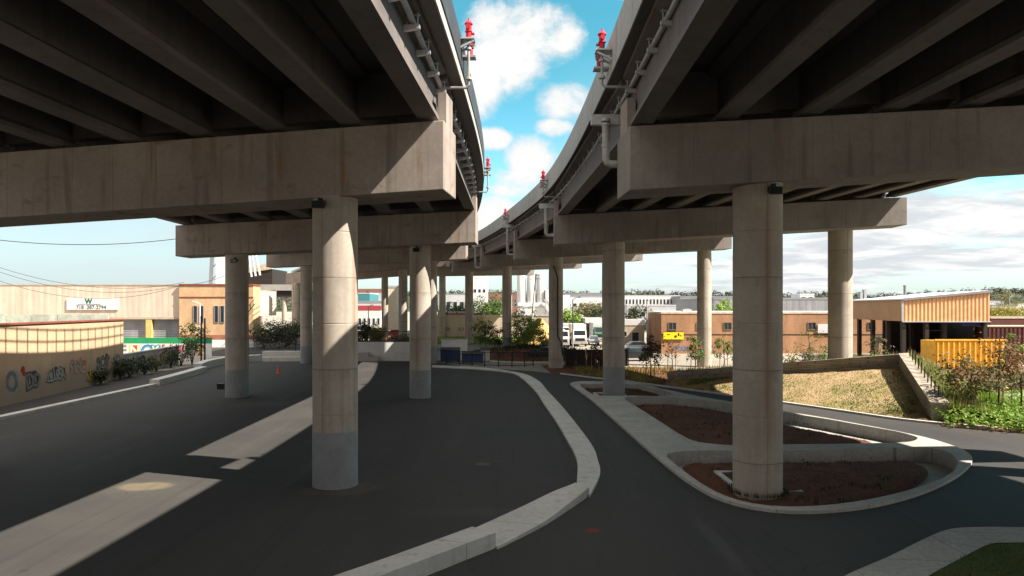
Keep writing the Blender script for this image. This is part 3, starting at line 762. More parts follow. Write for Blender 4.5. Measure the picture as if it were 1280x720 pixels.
PIER = [
 # label, left end (x,y,zb,zt), right end, columns (x,y,d,painted), width
 ('A', 'nearest pier of the left viaduct, thick rust streaked column on a grey painted foot', (-21.3,26.5,8.98,11.26), (-2.1,24.4,9.84,12.1), [(-6.0,24.45,1.5,1), (-20.1,26.35,1.5,1)]),
 ('A', 'second pier of the left viaduct, whole cap in view on two grey footed columns', (-22.3,48.8,9.43,11.48), (-2.35,48.2,10.3,12.38), [(-18.6,48.7,1.5,1), (-6.15,48.3,1.42,1)]),
 ('A', 'third pier of the left viaduct, mostly hidden behind the second pier', (-26.4,78.5,10.4,12.5), (-4.85,77.5,11.2,13.2), [(-22.4,78.4,1.25,1), (-8.75,77.8,1.3,1)]),
 ('A', 'fourth pier of the left viaduct behind the white wall with the railing', (-30.5,112,11.1,13.1), (-9.6,108,12.2,14.2), [(-25.5,111.2,1.35,0), (-16.55,109.4,1.36,0)]),
 ('A', 'grey fifth pier of the left viaduct seen far off beside the tan brick office', (-46.5,150,10.9,13.2), (-19,140,12.4,14.4), [(-46.3+1.6,149,1.7,0), (-25.0,141.5,1.3,0)]),
 ('B', 'nearest pier of the right viaduct, its column standing in the mulch bed', (3.72,24.1,9.77,11.83), (31,25.4,11.66,13.6), [(8.25,24.2,1.6,0), (22.5,24.8,1.6,0)]),
 ('B', 'second pier of the right viaduct, one column sunlit beyond the lawn wall', (2.95,50.7,10.38,12.4), (26.9,50,11.66,13.55), [(7.2,50.9,1.52,1), (23.25,51.0,1.62,0)]),
 ('B', 'third pier of the right viaduct, with the dark conduit running up its left column', (.2,72,10.8,12.7), (22.2,74,12.0,13.95), [(4.4,72.2,1.44,0), (19.7,73.8,1.44,0)]),
 ('B', 'fourth pier of the right viaduct, in front of the white silos', (-4.2,97,11.4,13.1), (18,101,12.6,14.3), [(-.7,97.5,1.26,1), (13.2,100.4,1.3,0)]),
 ('B', 'fifth pier of the right viaduct, by the grass strip under the far beige wall', (-10,121,12,13.6), (12,127,13,14.6), [(-7.25,121.7,1.38,0), (7.3,126,1.38,0)]),
 ('B', 'farthest pier of the right viaduct, half hidden by the left viaduct columns', (-16.2,150,12.6,14.3), (4.5,160,13.3,14.9), [(-14.6,151,1.4,0), (-.7,157.5,1.4,0)]),
]
capbox = {}
for side, lab, Le, Re, cols in PIER:
    root = thing('bridge_pier', lab, 'bridge pier', ((Le[0]+Re[0])/2, (Le[1]+Re[1])/2, 0), 'concrete piers carrying the viaducts')
    A_, B_ = Vector(Le[:2]), Vector(Re[:2]); d = (B_-A_).normalized(); n = Vector((d.y, -d.x)); w = 1.05
    m = MB().hexa([A_+n*w, B_+n*w, B_-n*w, A_-n*w], [Le[2], Re[2], Re[2], Le[2]], [Le[3], Re[3], Re[3], Le[3]])
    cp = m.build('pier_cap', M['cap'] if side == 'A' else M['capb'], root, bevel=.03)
    e = B_ if side == 'A' else A_; s = -1 if side == 'A' else 1; ze = (Re if side == 'A' else Le)[3]
    q = [e+d*s*.02+n*.55, e+d*s*.30+n*.55, e+d*s*.30-n*.55, e+d*s*.02-n*.55]
    if s < 0: q = [q[1], q[0], q[3], q[2]]
    MB().prism(q, ze-.02, ze+1.05).build('end_block', M['cap'], cp)
    for (cx, cy, dia, pnt) in cols:
        t = (cx-Le[0])/(Re[0]-Le[0]); zt = Le[2]+(Re[2]-Le[2])*t+.05; r = dia/2
        zb = -.5 if (side == 'B' and cy < 52) else -.1
        prof = [(r, zb), (r, zt)]
        pr = [(r, zb)]
        z = 2.43
        while z < zt-.3:
            pr += [(r, z-.02), (r-.012, z-.008), (r-.012, z+.008), (r, z+.02)]; z += 3.05
        pr += [(r, zt)]
        c = MB().lathe(pr, 0, 0, 48).build('column', M['col'], root); smooth_by_angle(c); c.location = c.location+Vector((cx, cy, 0)); c.rotation_euler = (0, 0, .5*math.sin(cx*7.1) if cy > 30 else (.0 if cx < 0 else .42))
        if pnt: smooth_by_angle(MB().lathe([(r+.006, zb+.02), (r+.006, 1.87), (r, 1.875)], 0, 0, 48).build('painted_foot', M['greypaint'], c))
for (cx, cy, rx, ry) in ((8.72, 25.75, 1.08, 1.55), (7.0, 51.2, 1.1, 1.3)):
    m = MB()
    o_ = [(cx+a*rx, cy+b*ry) for a, b in ((-1, -1), (1, -1), (1, 1), (-1, 1))]; i_ = [(cx+a*(rx-.2), cy+b*(ry-.2)) for a, b in ((-1, -1), (1, -1), (1, 1), (-1, 1))]
    for k in range(4): m.prism([o_[k], o_[(k+1) % 4], i_[(k+1) % 4], i_[k]], -.5, -.16)
    tag(m.build('kerb_frame', M['curb']), 'square concrete kerb frame round the %s column' % ('nearest right hand' if cy < 30 else 'island tip'), 'kerb frame')

# ------------------------------------------------------------------ fire pipes, brackets and hydrants on the decks
def pipe_run(E, sgn, name, label, y0, y1, dx, dz, plate):
    root = thing(name, label, 'pipe', tuple(E[40]))
    pts = [p+Vector((dx, 0, dz)) for p in E if y0 <= p.y <= y1]
    smooth_by_angle(MB().tube(pts, .085, 10).build('pipe_barrel', M['pipe'], root))
    y = pts[0].y+.4; k = 0
    while y < pts[-1].y-.5 and k < 70:
        for i in range(len(pts)-1):
            if pts[i].y <= y < pts[i+1].y: break
        p = pts[i].lerp(pts[i+1], (y-pts[i].y)/(pts[i+1].y-pts[i].y))
        d = (pts[i+1]-pts[i]); d.z = 0; d.normalize(); n = Vector((d.y, -d.x, 0))*sgn
        m = MB(); a_ = p-n*.42; b_ = p+n*.2
        m.add([a_-d*.07+Vector((0, 0, -.32)), b_-d*.07+Vector((0, 0, -.22)), b_-d*.07+Vector((0, 0, -.12)), a_-d*.07+Vector((0, 0, -.12)),
               a_+d*.07+Vector((0, 0, -.32)), b_+d*.07+Vector((0, 0, -.22)), b_+d*.07+Vector((0, 0, -.12)), a_+d*.07+Vector((0, 0, -.12))],
              [(0, 1, 2, 3), (7, 6, 5, 4), (0, 4, 5, 1), (1, 5, 6, 2), (2, 6, 7, 3), (3, 7, 4, 0)])
        m.tube([p+n*.14+Vector((0, 0, -.2)), p+n*.14+Vector((0, 0, .34))], .02, 5)
        m.tube([p-n*.14+Vector((0, 0, -.2)), p-n*.14+Vector((0, 0, .34))], .02, 5)
        m.beam(p-n*.2+Vector((0, 0, .14)), p+n*.2+Vector((0, 0, .14)), .05, .04)
        m.build('bracket', M['galv'], root); k += 1
        y += 1.9
    return root, pts
pipeA, ptsA = pipe_run(reA, 1, 'fire_pipe', 'long grey fire pipe on brackets under the edge of the left viaduct', 8, 130, -.62, -.42, 1)
pipeB, ptsB = pipe_run(leB, -1, 'fire_pipe', 'long grey fire pipe on brackets under the curving right viaduct edge', 8, 160, .62, -.42, 1)
def on(E, y):
    for i in range(len(E)-1):
        if E[i].y <= y < E[i+1].y:
            d = (E[i+1]-E[i]); d.z = 0; d.normalize()
            return E[i].lerp(E[i+1], (y-E[i].y)/(E[i+1].y-E[i].y)), d
def hydrant_at(E, sgn, y, label, zoff, pk, small=False):
    e, d = on(E, y); n = Vector((d.y, -d.x, 0))*sgn; pp, _ = on(pk[1], y)
    o = e+n*.34; zt = e.z+zoff
    riser = MB().tube([pp, pp+n*.3, Vector((o.x, o.y, pp.z))-n*.10, Vector((o.x, o.y, pp.z+.10)), Vector((o.x, o.y, zt-.05))], .048, 8)
    ro = riser.build('riser_pipe', M['pipe'], pk[0]); smooth_by_angle(ro)
    MB().lathe([(.115, pp.z+.28), (.115, pp.z+.36)], o.x, o.y, 10).build('flange', M['galv'], ro); MB().lathe([(.1, zt-.35), (.1, zt-.28)], o.x, o.y, 10).build('flange', M['galv'], ro)
    rt = thing('fire_hydrant', label, 'hydrant', (o.x, o.y, zt), 'red hydrants on the viaduct parapets')
    pl = MB(); q = [o+n*.22-d*.26, o+n*.22+d*.26, o-n*.30+d*.26, o-n*.30-d*.26]
    pl.prism([(v.x, v.y) for v in q], zt-.05, zt)
    pl.beam(o+n*.20+d*.2+Vector((0, 0, zt-o.z-.1)), o-n*.3+d*.2+Vector((0, 0, zt-o.z-.35)), .06, .07)
    pl.beam(o+n*.20-d*.2+Vector((0, 0, zt-o.z-.1)), o-n*.3-d*.2+Vector((0, 0, zt-o.z-.35)), .06, .07)
    pl.build('shelf', M['galv'], rt)
    b = MB().lathe([(.17, zt), (0.145, zt+0.043), (0.098, zt+0.051), (0.098, zt+0.255), (0.128, zt+0.264), (0.128, zt+0.297), (0.102, zt+0.306), (0.106, zt+0.510), (0.145, zt+0.527), (0.145, zt+0.561), (0.111, zt+0.595), (0.076, zt+0.646), (0.025, zt+0.671), (0.025, zt+0.748), (0.010, zt+0.752)], o.x, o.y, 16).build('body', M['red'], rt); smooth_by_angle(b)
    for sg, zz in ((1, .39), (-1, .39)):
        v = Vector((o.x, o.y, zt+zz)); mm = MB().tube([v+d*sg*.10, v+d*sg*.22], .065, 10); mm.tube([v+d*sg*.20, v+d*sg*.245], .082, 8)
        mm.build('outlet', M['red'], rt)
    v = Vector((o.x, o.y, zt+.2)); MB().tube([v+n*.09, v+n*.2], .05, 8).build('outlet', M['red'], rt)
    o2 = o+d*.75; zb = zt-.30
    vt = thing('control_valve', label.replace('hydrant', 'control valve'), 'valve', (o2.x, o2.y, zb), 'red valves beside the parapet hydrants')
    q = [o2+n*.2-d*.2, o2+n*.2+d*.2, o2-n*.30+d*.2, o2-n*.30-d*.2]
    MB().prism([(v.x, v.y) for v in q], zb-.10, zb-.03).build('shelf', M['galv'], vt)
    smooth_by_angle(MB().lathe([(.09, zb-.03), (.09, zb+.25), (.13, zb+.27), (.13, zb+.38), (.05, zb+.44), (.03, zb+.6)], o2.x, o2.y, 12).build('body', M['red'], vt))
    MB().tube([(o2.x-.13, o2.y, zb+.6), (o2.x+.13, o2.y, zb+.6)], .02, 6).build('handwheel', M['red'], vt)
hydrant_at(reA, 1, 25.0, 'red hydrant on the left parapet nearest the camera, high in the sky gap', 1.25, (pipeA, ptsA))
hydrant_at(reA, 1, 49.3, 'red hydrant on the left parapet over the second pier', 1.25, (pipeA, ptsA))
hydrant_at(leB, -1, 24.0, 'red hydrant on the right parapet nearest the camera', .78, (pipeB, ptsB))
hydrant_at(leB, -1, 51.5, 'red hydrant on the right parapet over the second pier', .78, (pipeB, ptsB))
hydrant_at(leB, -1, 73.5, 'small red hydrant on the right parapet over the third pier', .78, (pipeB, ptsB))
# drain pipes by the ends of the right hand caps
for i, (x, y, z0, z1, lb) in enumerate(((3.3, 25.3, 11.05, 12.5, 'nearest the camera'), (2.45, 51.8, 11.2, 13.2, 'at the second cap'), (-.45, 73.2, 11.4, 14.2, 'at the third cap'), (-5.0, 98.2, 11.5, 14.4, 'at the fourth cap'))):
    m = MB().tube([(x, y, z1), (x, y, z0+.2), (x+.04, y, z0+.06), (x+.2, y, z0), (x+1.0, y, z0)], .135, 12)
    o = m.build('drain_pipe', M['pipe']); smooth_by_angle(o, 50)
    m2 = MB()
    for zz in (z0+.6, z0+1.5, z1-.12): m2.lathe([(.16, zz), (.16, zz+.1)], x, y, 12)
    m2.tube([(x+.9, y, z0), (x+1.02, y, z0)], .17, 12)
    m2.build('collar', M['pipe'], o)
    m3 = MB().box(x-.5, x+1.0, y+.12, y+.34, z1-.02, z1+.34).build('support_beam', M['galv'], o)
    tag(o, 'thick grey drain pipe beside a right viaduct cap, the one '+lb, 'drain pipe', 'drain pipes by the right viaduct caps')
# floodlights high on columns
for (x, y, z, lb) in ((-6.3, 23.62, 9.35, 'small black floodlight at the top of the nearest left column'), (8.45, 23.28, 9.75, 'small black floodlight at the top of the nearest right column'), (-6.3, 47.5, 9.8, 'small black floodlight on the second left pier, right hand column'), (-18.4, 47.85, 9.1, 'small black floodlight under the left end of the second left cap')):
    t = thing('floodlight', lb, 'floodlight', (x, y, z), 'floodlights on the pier columns')
    MB().hexa([(x-.2, y-.28), (x+.2, y-.28), (x+.2, y-.02), (x-.2, y-.02)], [z-.12, z-.12, z, z], [z+.14, z+.14, z+.16, z+.16]).build('housing', M['black'], t)
    MB().box(x-.05, x+.05, y-.1, y+.12, z+.16, z+.26).build('bracket', M['black'], t)
    MB().quad((x-.16, y-.284, z-.08), (x+.16, y-.284, z-.08), (x+.16, y-.284, z+.11), (x-.16, y-.284, z+.11)).build('lens', M['glass'], t)
# conduit on the third right column
cx, cy = 4.4, 72.2-.76
o = MB().tube([(cx-2.5+2.2, cy, 10.2), (cx+.15, cy, 9.0), (cx+.15, cy, 3.2), (cx+.5, cy+.1, 2.6), (cx+.7, cy+.35, 1.2)], .06, 8).build('conduit', M['black'])
tag(o, 'dark conduit running down the face of the third right viaduct column', 'conduit')

# ------------------------------------------------------------------ things around the site
V = Vector
def windows(parent, mat_f, mat_g, rects, axis, pos, outd, name='window', depth=.08, bars=0):
    """rects: (a0,a1,z0,z1) on a wall; axis 'x' wall faces -Y at y=pos, axis 'y' wall faces +/-X at x=pos"""
    for (a0, a1, z0, z1) in rects:
        m = MB(); t = .09
        for (p0, p1, q0, q1) in ((a0, a0+t, z0, z1), (a1-t, a1, z0, z1), (a0+t, a1-t, z0, z0+t), (a0+t, a1-t, z1-t, z1)):
            if axis == 'x': m.box(p0, p1, pos-depth, pos+.02, q0, q1)
            else: m.box(min(pos, pos+outd*depth), max(pos, pos+outd*depth), p0, p1, q0, q1)
        for b in range(bars):
            c = a0+(a1-a0)*(b+1)/(bars+1)
            if axis == 'x': m.box(c-.03, c+.03, pos-depth+.01, pos+.02, z0+t, z1-t)
            else: m.box(min(pos, pos+outd*depth*.9), max(pos, pos+outd*depth*.9), c-.03, c+.03, z0+t, z1-t)
        f = m.build(name, mat_f, parent); g = MB(); i = .02
        if axis == 'x': g.box(a0+t, a1-t, pos-.02, pos+.015, z0+t, z1-t)
        else: g.box(min(pos-outd*.015, pos+outd*.02), max(pos-outd*.015, pos+outd*.02), a0+t, a1-t, z0+t, z1-t)
        g.build('pane', mat_g, f)
def bld(name, label, cat, x0, x1, y0, y1, z1, mat, roofmat, group=None, par=.3, z0=-.1, rooft=.25):
    r = thing(name, label, cat, ((x0+x1)/2, y0, 0), group)
    MB().box(x0, x1, y0, y1, z0, z1).build('wall', mat, r)
    m = MB()
    e = .06
    for q in ((x0-e, x1+e, y0-e, y0+.25), (x0-e, x1+e, y1-.25, y1+e), (x0-e, x0+.25, y0+.25, y1-.25), (x1-.25, x1+e, y0+.25, y1-.25)): m.box(*q, z1+.003, z1+par)
    m.build('parapet', roofmat, r)
    return r

# tan graffiti wall on the left, and the low wall that carries it on
WD = V((-2.3, 18, 0)).normalized(); WN = V((WD.y, -WD.x, 0)); W0 = V((-31.0, 44, 0))
def wp(y, z=0.0, off=0.0):            # point on the wall face at depth y
    p = W0+WD*((y-44)/WD.y)+WN*off; return V((p.x, p.y, z))
def wbox(m, y0, y1, o0, o1, z0, z1):
    q = [wp(y0, 0, o0), wp(y0, 0, o1), wp(y1, 0, o1), wp(y1, 0, o0)]
    return m.prism([(v.x, v.y) for v in q], z0, z1)
wl = thing('boundary_wall', 'long tan painted wall with red coping and graffiti along its foot', 'wall', tuple(wp(40)))
wbox(MB(), 14, 61.6, -.4, 0, -.2, 4.95).build('wall_body', M['tanwall'], wl)
wbox(MB(), 13.9, 61.7, -.5, .1, 4.953, 5.07).build('coping', M['redtrim'], wl)
paintw = plain('graffiti white', (.24, .25, .24), .85, 0, .35, 2.5); paintg = plain('graffiti grey', (.15, .15, .14), .85, 0, .4, 1.5)
paintk = plain('graffiti black', (.04, .04, .04), .85, 0, .4, 2); painto = plain('graffiti orange', (.36, .12, .045), .85, 0, .4, 2)
painty = plain('graffiti yellow', (.40, .28, .05), .85, 0, .4, 2); paintr = plain('graffiti red', (.26, .035, .03), .85, 0, .4, 2)
gr = random.Random(21)
def graf(txt, size, y, z, fill, line, off, parent, step=.62, base=0.0, wild=.12):
    y = y-step*size*(len(txt)-1)/2
    for i, ch in enumerate(txt):
        a = gr.uniform(-wild, wild)*1.6; s = size*gr.uniform(.9, 1.15); zz = z+gr.uniform(-.08, .08)*size
        r = WD*math.cos(a)+V((0, 0, math.sin(a))); u = V((0, 0, math.cos(a)))-WD*math.sin(a)
        o = wp(y, zz, base+.004+.0015*i)
        text_mesh(ch, s, line, 'graffiti_outline', o, r, u, parent, off*2.0, .0004, gr.uniform(-.25, .3))
        text_mesh(ch, s, fill, 'graffiti', wp(y, zz, base+.014+.0015*i), r, u, parent, off*.7, .0004, gr.uniform(-.2, .3))
        y += step*size
graf('O', 1.6, 44.8, 1.3, paintg, paintw, .09, wl)
graf('DO', 1.3, 47.2, 1.2, paintg, paintk, .07, wl, .5)
graf('LUSEA', 1.05, 50.2, 1.35, paintw, paintk, .05, wl, .46, 0, .3)
graf('SINC', 1.2, 53.2, 1.55, paintw, painto, .06, wl, .46, 0, .28)
graf('NY', .85, 55.3, .65, painty, paintk, .05, wl, .5)
graf('SCE', 1.3, 57.6, 1.55, paintg, paintk, .06, wl, .5, 0, .3)
graf('CO', 1.15, 60.3, 1.5, paintg, paintw, .05, wl, .5, 0, .3)
m = MB()
for k, (y, z, s) in enumerate(((46.0, 2.05, .24), (46.15, 1.8, .17))):
    m.add([wp(y+s*math.cos(a*.7)*(1+.2*(a % 2)), z+s*math.sin(a*.7), .006+.002*k) for a in range(9)], [tuple(range(9))])
m.build('graffiti', paintr, wl)
lw2 = thing('low_wall', 'low dark concrete wall with scribbled tags behind the stepped kerb blocks', 'wall', tuple(wp(66)))
wbox(MB(), 61.75, 76, -.45, -.1, -.2, 1.95).build('wall_body', M['wall'], lw2)
wbox(MB(), 61.72, 76, -.5, -.05, 1.953, 2.05).build('coping', M['curb'], lw2)
for tx, y, c in (('NU', 63.6, paintk), ('KOS', 66.2, paintk), ('ME', 69.0, paintw), ('RV', 71.2, paintk), ('ATO', 74, paintg)):
    graf(tx, 1.25, y, 1.0, c, paintk, .03, lw2, .5, -.1, .3)

# pale weathered panel wall behind the tan wall
pw = thing('panel_fence', 'pale weathered panel fence rising just above the tan wall', 'fence', (-50, 73, 0))
for k in range(9):
    x = -64.3+k*2.6; MB().box(x+.03, x+2.57, 73, 73.1, -.1, 5.35+.05*math.sin(k*2.1)).build('panel', M['plank'], pw)

# beige warehouse with sign, and the tan brick office at its end
YB = 110.0
bw = thing('warehouse', 'long beige metal sided warehouse with the white sign and grey shutters', 'warehouse', (-75, YB, 0))
MB().box(-100, -50.75, YB, YB+45, 4.42, 9.45).build('siding', M['beige'], bw)
MB().box(-100, -60.2, YB+.05, YB+45, -.1, 4.42).build('base_wall', M['beige'], bw)
MB().box(-100, -50.7, YB-.06, YB+45.1, 9.453, 9.62).build('roof_edge', M['tan'], bw)
MB().box(-100, -50.72, YB-.05, YB-.005, 4.28, 4.6).build('sill_band', M['tan'], bw)
MB().box(-55.95, -55.05, YB-.02, YB+1, -.1, 4.27).build('pillar', plain('yellow pillar', (.62, .43, .15), .7), bw)
for x0, x1 in ((-60.1, -56.0), (-55.0, -50.8)):
    d = MB().box(x0, x1, YB+.5, YB+.7, -.1, 4.4).build('shutter', M['rollup'], bw)
MB().box(-60.2, -50.75, YB+.75, YB+20, -.1, 4.41).build('bay_wall', M['grey'], bw)
m = MB()
m.box(-72, -62, YB+12, YB+13, 9.6, 9.95); m.build('roof_vent', M['lgrey'], bw)
sg = thing('sign_board', 'white sign board with green W and phone number on the beige warehouse', 'sign', (-64.0, YB-.1, 6.6))
MB().box(-67.95, -60.1, YB-.16, YB-.02, 5.72, 7.47).build('board', M['white'], sg)
gm = plain('sign green', (.02, .13, .08), .5, 0, .05); km = plain('sign lettering', (.03, .04, .05), .5, 0, .05)
text_mesh('W', 1.0, gm, 'emblem', (-64.6, YB-.17, 6.98), (1, 0, 0), (0, 0, 1), sg, .06, .004)
text_mesh('WASTE MANAGEMENT', .34, km, 'lettering', (-64.5, YB-.17, 6.52), (1, 0, 0), (0, 0, 1), sg, 0, .003)
text_mesh('718  387-2794', .78, km, 'lettering', (-64.2, YB-.17, 6.08), (1, 0, 0), (0, 0, 1), sg, .012, .004)
ofc = thing('brick_office', 'tan brick office block with narrow slit windows and red trim', 'building', (-45, YB, 0))
MB().box(-50.65, -39.4, YB-.4, YB+2.6, 1.9, 9.35).build('wall', M['brick_tan'], ofc)
MB().box(-50.68, -39.37, YB-.43, YB+2.63, -.1, 1.2).build('painted_base', M['whitepaint'], ofc)
MB().box(-50.68, -39.36, YB-.44, YB+2.64, 1.2, 1.9).build('trim_band', plain('rust trim', (.33, .13, .08), .7), ofc)
MB().box(-50.7, -39.34, YB-.47, YB+2.67, 9.353, 9.66).build('coping', M['redtrim'], ofc)
MB().box(-50.69, -39.35, YB-.45, YB-.398, 7.55, 7.72).build('trim_band', M['redtrim'], ofc)
for x in (-48.2, -47.25, -45.0, -44.1, -41.2):
    windows(ofc, M['grey'], M['glass'], [(x-.33, x+.33, 3.75, 6.35)], 'x', YB-.4, -1)
st = MB().beam((-41.3, YB-.6, 3.8), (-39.1, YB-.6, 6.6), .08, .12); 
for k in range(5): st.beam((-41.3+.5*k, YB-.6, 3.8+.64*k), (-41.3+.5*k, YB-.6, 4.7+.64*k), .05, .05)
st.beam((-41.3, YB-.6, 4.7), (-39.1, YB-.6, 7.5), .06, .06)
st.build('stair_rail', M['darksteel'], ofc)

# mural fence
mf = thing('mural_fence', 'white hoarding painted with colourful letters under a green top band', 'fence', (-43, 87, 0))
MB().box(-47.5, -36.3, 87, 87.12, -.1, 1.72).build('painted_panel', M['whitepaint'], mf)
MB().box(-47.5, -36.3, 86.99, 87.13, 1.72, 2.42).build('top_band', M['green'], mf)
cols_ = [plain('mural '+n_, c_, .7, 0, .2) for n_, c_ in (('teal', (.05, .32, .38)), ('pink', (.6, .16, .2)), ('yellow', (.7, .55, .06)), ('blue', (.06, .12, .42)), ('green', (.04, .3, .12)), ('red', (.55, .05, .04)))]
rnd = random.Random(3)
for i, ch in enumerate('ENCKVLPA'):
    x = -46.9+i*1.32
    c = cols_[i % 6]
    MB().box(x-.55, x+.5, 86.97, 86.985, .25, 1.5).build('letter_ground', cols_[(i*2+3) % 6] if i % 2 else M['whitepaint'], mf)
    text_mesh(ch, 1.75, cols_[(i+1) % 6], 'letter', (x, 86.962, .85), (1, 0, 0), (0, 0, 1), mf, .08, .002, .1*(i % 3-1))
    text_mesh(ch, 1.55, M['whitepaint'] if i % 2 else cols_[(i+4) % 6], 'letter', (x+.03, 86.955, .83), (1, 0, 0), (0, 0, 1), mf, .02, .002, .1*(i % 3-1))

# power lines on the left
def wire(label, p, q, sag, r=.03):
    P = [V(p).lerp(V(q), i/24)-V((0, 0, sag*4*(i/24)*(1-i/24))) for i in range(25)]
    tag(MB().tube(P, r, 5).build('power_line', M['black']), label, 'power line', 'power lines on the left')
wire('single sagging cable crossing the open sky high on the left', at(-60, 292, 60), at(330, 278, 64), 1.4)
wire('uppermost of the lower cables dipping in front of the beige warehouse', at(-30, 324, 90), at(230, 353, 104), 2.0)
wire('middle of the lower cables dipping in front of the beige warehouse', at(-30, 329, 90), at(228, 356, 104), 2.2)
wire('lowest cable hanging in front of the beige warehouse facade', at(-30, 340, 90), at(228, 356, 104), 2.6)
wire('cable running from the office roof up towards the left pier', at(226, 356, 104), at(290, 341, 95), .4)

# street lamp by the office
def lamp_post(label, x, y, h, arm, mat, grp='lamp posts in the distance'):
    r = thing('street_lamp', label, 'street lamp', (x, y, 0), grp)
    MB().tube([(x, y, -.1), (x, y, h)], [.11, .07], 8).build('pole', mat, r)
    MB().tube([(x, y, h-.1), (x+arm*.6, y, h+.25), (x+arm, y, h+.3)], .05, 6).build('arm', mat, r)
    MB().box(min(x+arm, x+arm*1.35), max(x+arm, x+arm*1.35), y-.13, y+.13, h+.24, h+.36).build('lamp_head', M['galv'], r)
    return r
lamp_post('white street lamp in front of the tan brick office windows', -41.6, 96, 6.6, -1.0, M['white'])

# traffic cone and black box on the plaza
c = gp(348, 467)
t = thing('traffic_cone', 'red orange traffic cone alone on the far plaza', 'cone', (c[0], c[1], 0))
MB().box(c[0]-.2, c[0]+.2, c[1]-.2, c[1]+.2, .002, .04).build('base', M['orange'], t)
smooth_by_angle(MB().lathe([(.15, .04), (.035, .72), (.02, .73)], c[0], c[1], 14).build('cone_body', M['orange'], t))
c = gp(276, 486)
t = thing('utility_box', 'small black box beside the second left pier column', 'box', (c[0], c[1], 0))
MB().box(c[0]-.22, c[0]+.22, c[1]-.2, c[1]+.2, .002, .34).build('body', M['black'], t, bevel=.02)
MB().box(c[0]-.25, c[0]+.25, c[1]-.23, c[1]+.23, .342, .40).build('lid', M['black'], t)

# white ramp wall with dark railing
rwl = thing('ramp_wall', 'white painted ramp wall with small steps and dark railing', 'wall', (-14, 82, 0))
MB().box(-20.5, -9.1, 82, 82.5, -.1, 2.15).build('wall_body', M['whitepaint'], rwl)
m = MB(); m.box(-17.5, -16.2, 81.0, 81.98, -.05, .95); m.build('step', M['curb'], rwl)
m = MB(); m.box(-16.19, -15.1, 81.0, 81.98, -.05, .5); m.build('step', M['curb'], rwl)
m = MB(); m.box(-20.5, -9.1, 81.98, 82.5, 2.153, 2.30); m.build('top_rail_beam', M['black'], rwl)
m = MB()
x = -20.4
while x < -9.3: m.box(x-.02, x+.02, 82.2, 82.24, 2.3, 3.3); x += .22
m.box(-20.5, -9.1, 82.19, 82.25, 3.3, 3.36); m.build('railing', M['black'], rwl)
m = MB()
for x in (-13.2, -11.4, -9.6): m.box(x-.02, x+.02, 81.6, 81.64, 0, .9)
m.box(-13.2, -9.6, 81.6, 81.64, .86, .9); m.build('handrail', M['galv'], rwl)
# second walls of the ramp returning on the right, pale
t = thing('ramp_wall', 'short grey return wall right of the white ramp wall', 'wall', (-8, 83, 0))
MB().box(-8.2, -5.2, 83.5, 83.9, -.1, 2.3).build('wall_body', M['whitepaint'], t)
MB().box(-8.25, -5.15, 83.45, 83.95, 2.303, 2.4).build('coping', M['curb'], t)

# black fence round the far bed
bf = thing('metal_fence', 'black post and rail fence across the far edge of the plaza', 'fence', (-2, 74, 0))
fp = [(-8.3, 79.5), (-5.5, 76), (-2.8, 74.2), (0, 73.6), (2.2, 74.5)]
fpp = spline2(fp, 1.9)
for i, p in enumerate(fpp):
    MB().box(p[0]-.05, p[0]+.05, p[1]-.05, p[1]+.05, -.05, 1.5).build('post', M['black'], bf)
m = MB()
for z in (.12, 1.45):
    for i in range(len(fpp)-1): m.beam((*fpp[i], z), (*fpp[i+1], z), .05, .06)
m.build('rail', M['black'], bf)
m = MB()
for i in range(len(fpp)-1):
    a_, b_ = V((*fpp[i], 0)), V((*fpp[i+1], 0)); k = 12
    for j in range(1, k):
        p = a_.lerp(b_, j/k); m.box(p.x-.006, p.x+.006, p.y-.006, p.y+.006, .12, 1.45)
m.build('mesh_infill', M['black'], bf)
# two more dark pieces: tarped dumpster, generator and stair rail
def dumpster(label, x, y, w, d, h, mat, cat='dumpster', nm='dumpster'):
    t = thing(nm, label, cat, (x, y, 0))
    MB().hexa([(x-w/2, y-d/2), (x+w/2, y-d/2), (x+w/2, y+d/2), (x-w/2, y+d/2)], [.12]*4, [h*.82, h*.82, h, h]).build('body', mat, t, bevel=.03)
    m = MB().hexa([(x-w/2-.05, y-d/2-.05), (x+w/2+.05, y-d/2-.05), (x+w/2+.05, y+d/2+.05), (x-w/2-.05, y+d/2+.05)], [h*.825, h*.825, h+.005, h+.005], [h*.825+.07, h*.825+.07, h+.075, h+.075]).build('lid', M['black'], t)
    for sx in (-1, 1):
        for sy in (-1, 1):
            MB().tube([(x+sx*(w/2-.15)-.05, y+sy*(d/2-.15), .09), (x+sx*(w/2-.15)+.05, y+sy*(d/2-.15), .09)], .09, 8).build('wheel', M['rubber'], t)
dumpster('blue dumpster with black lid behind the black fence', -6.9, 80.6, 2.1, 1.3, 1.5, M['blue'])
dumpster('smaller dark blue dumpster just right of the blue one', -4.3, 78.6, 2.3, 1.2, 1.15, M['blue'])
dumpster('white utility cabinet beside the dumpsters', -3.0, 80.5, 1.0, .8, 1.55, M['white'], 'cabinet', 'utility_cabinet')

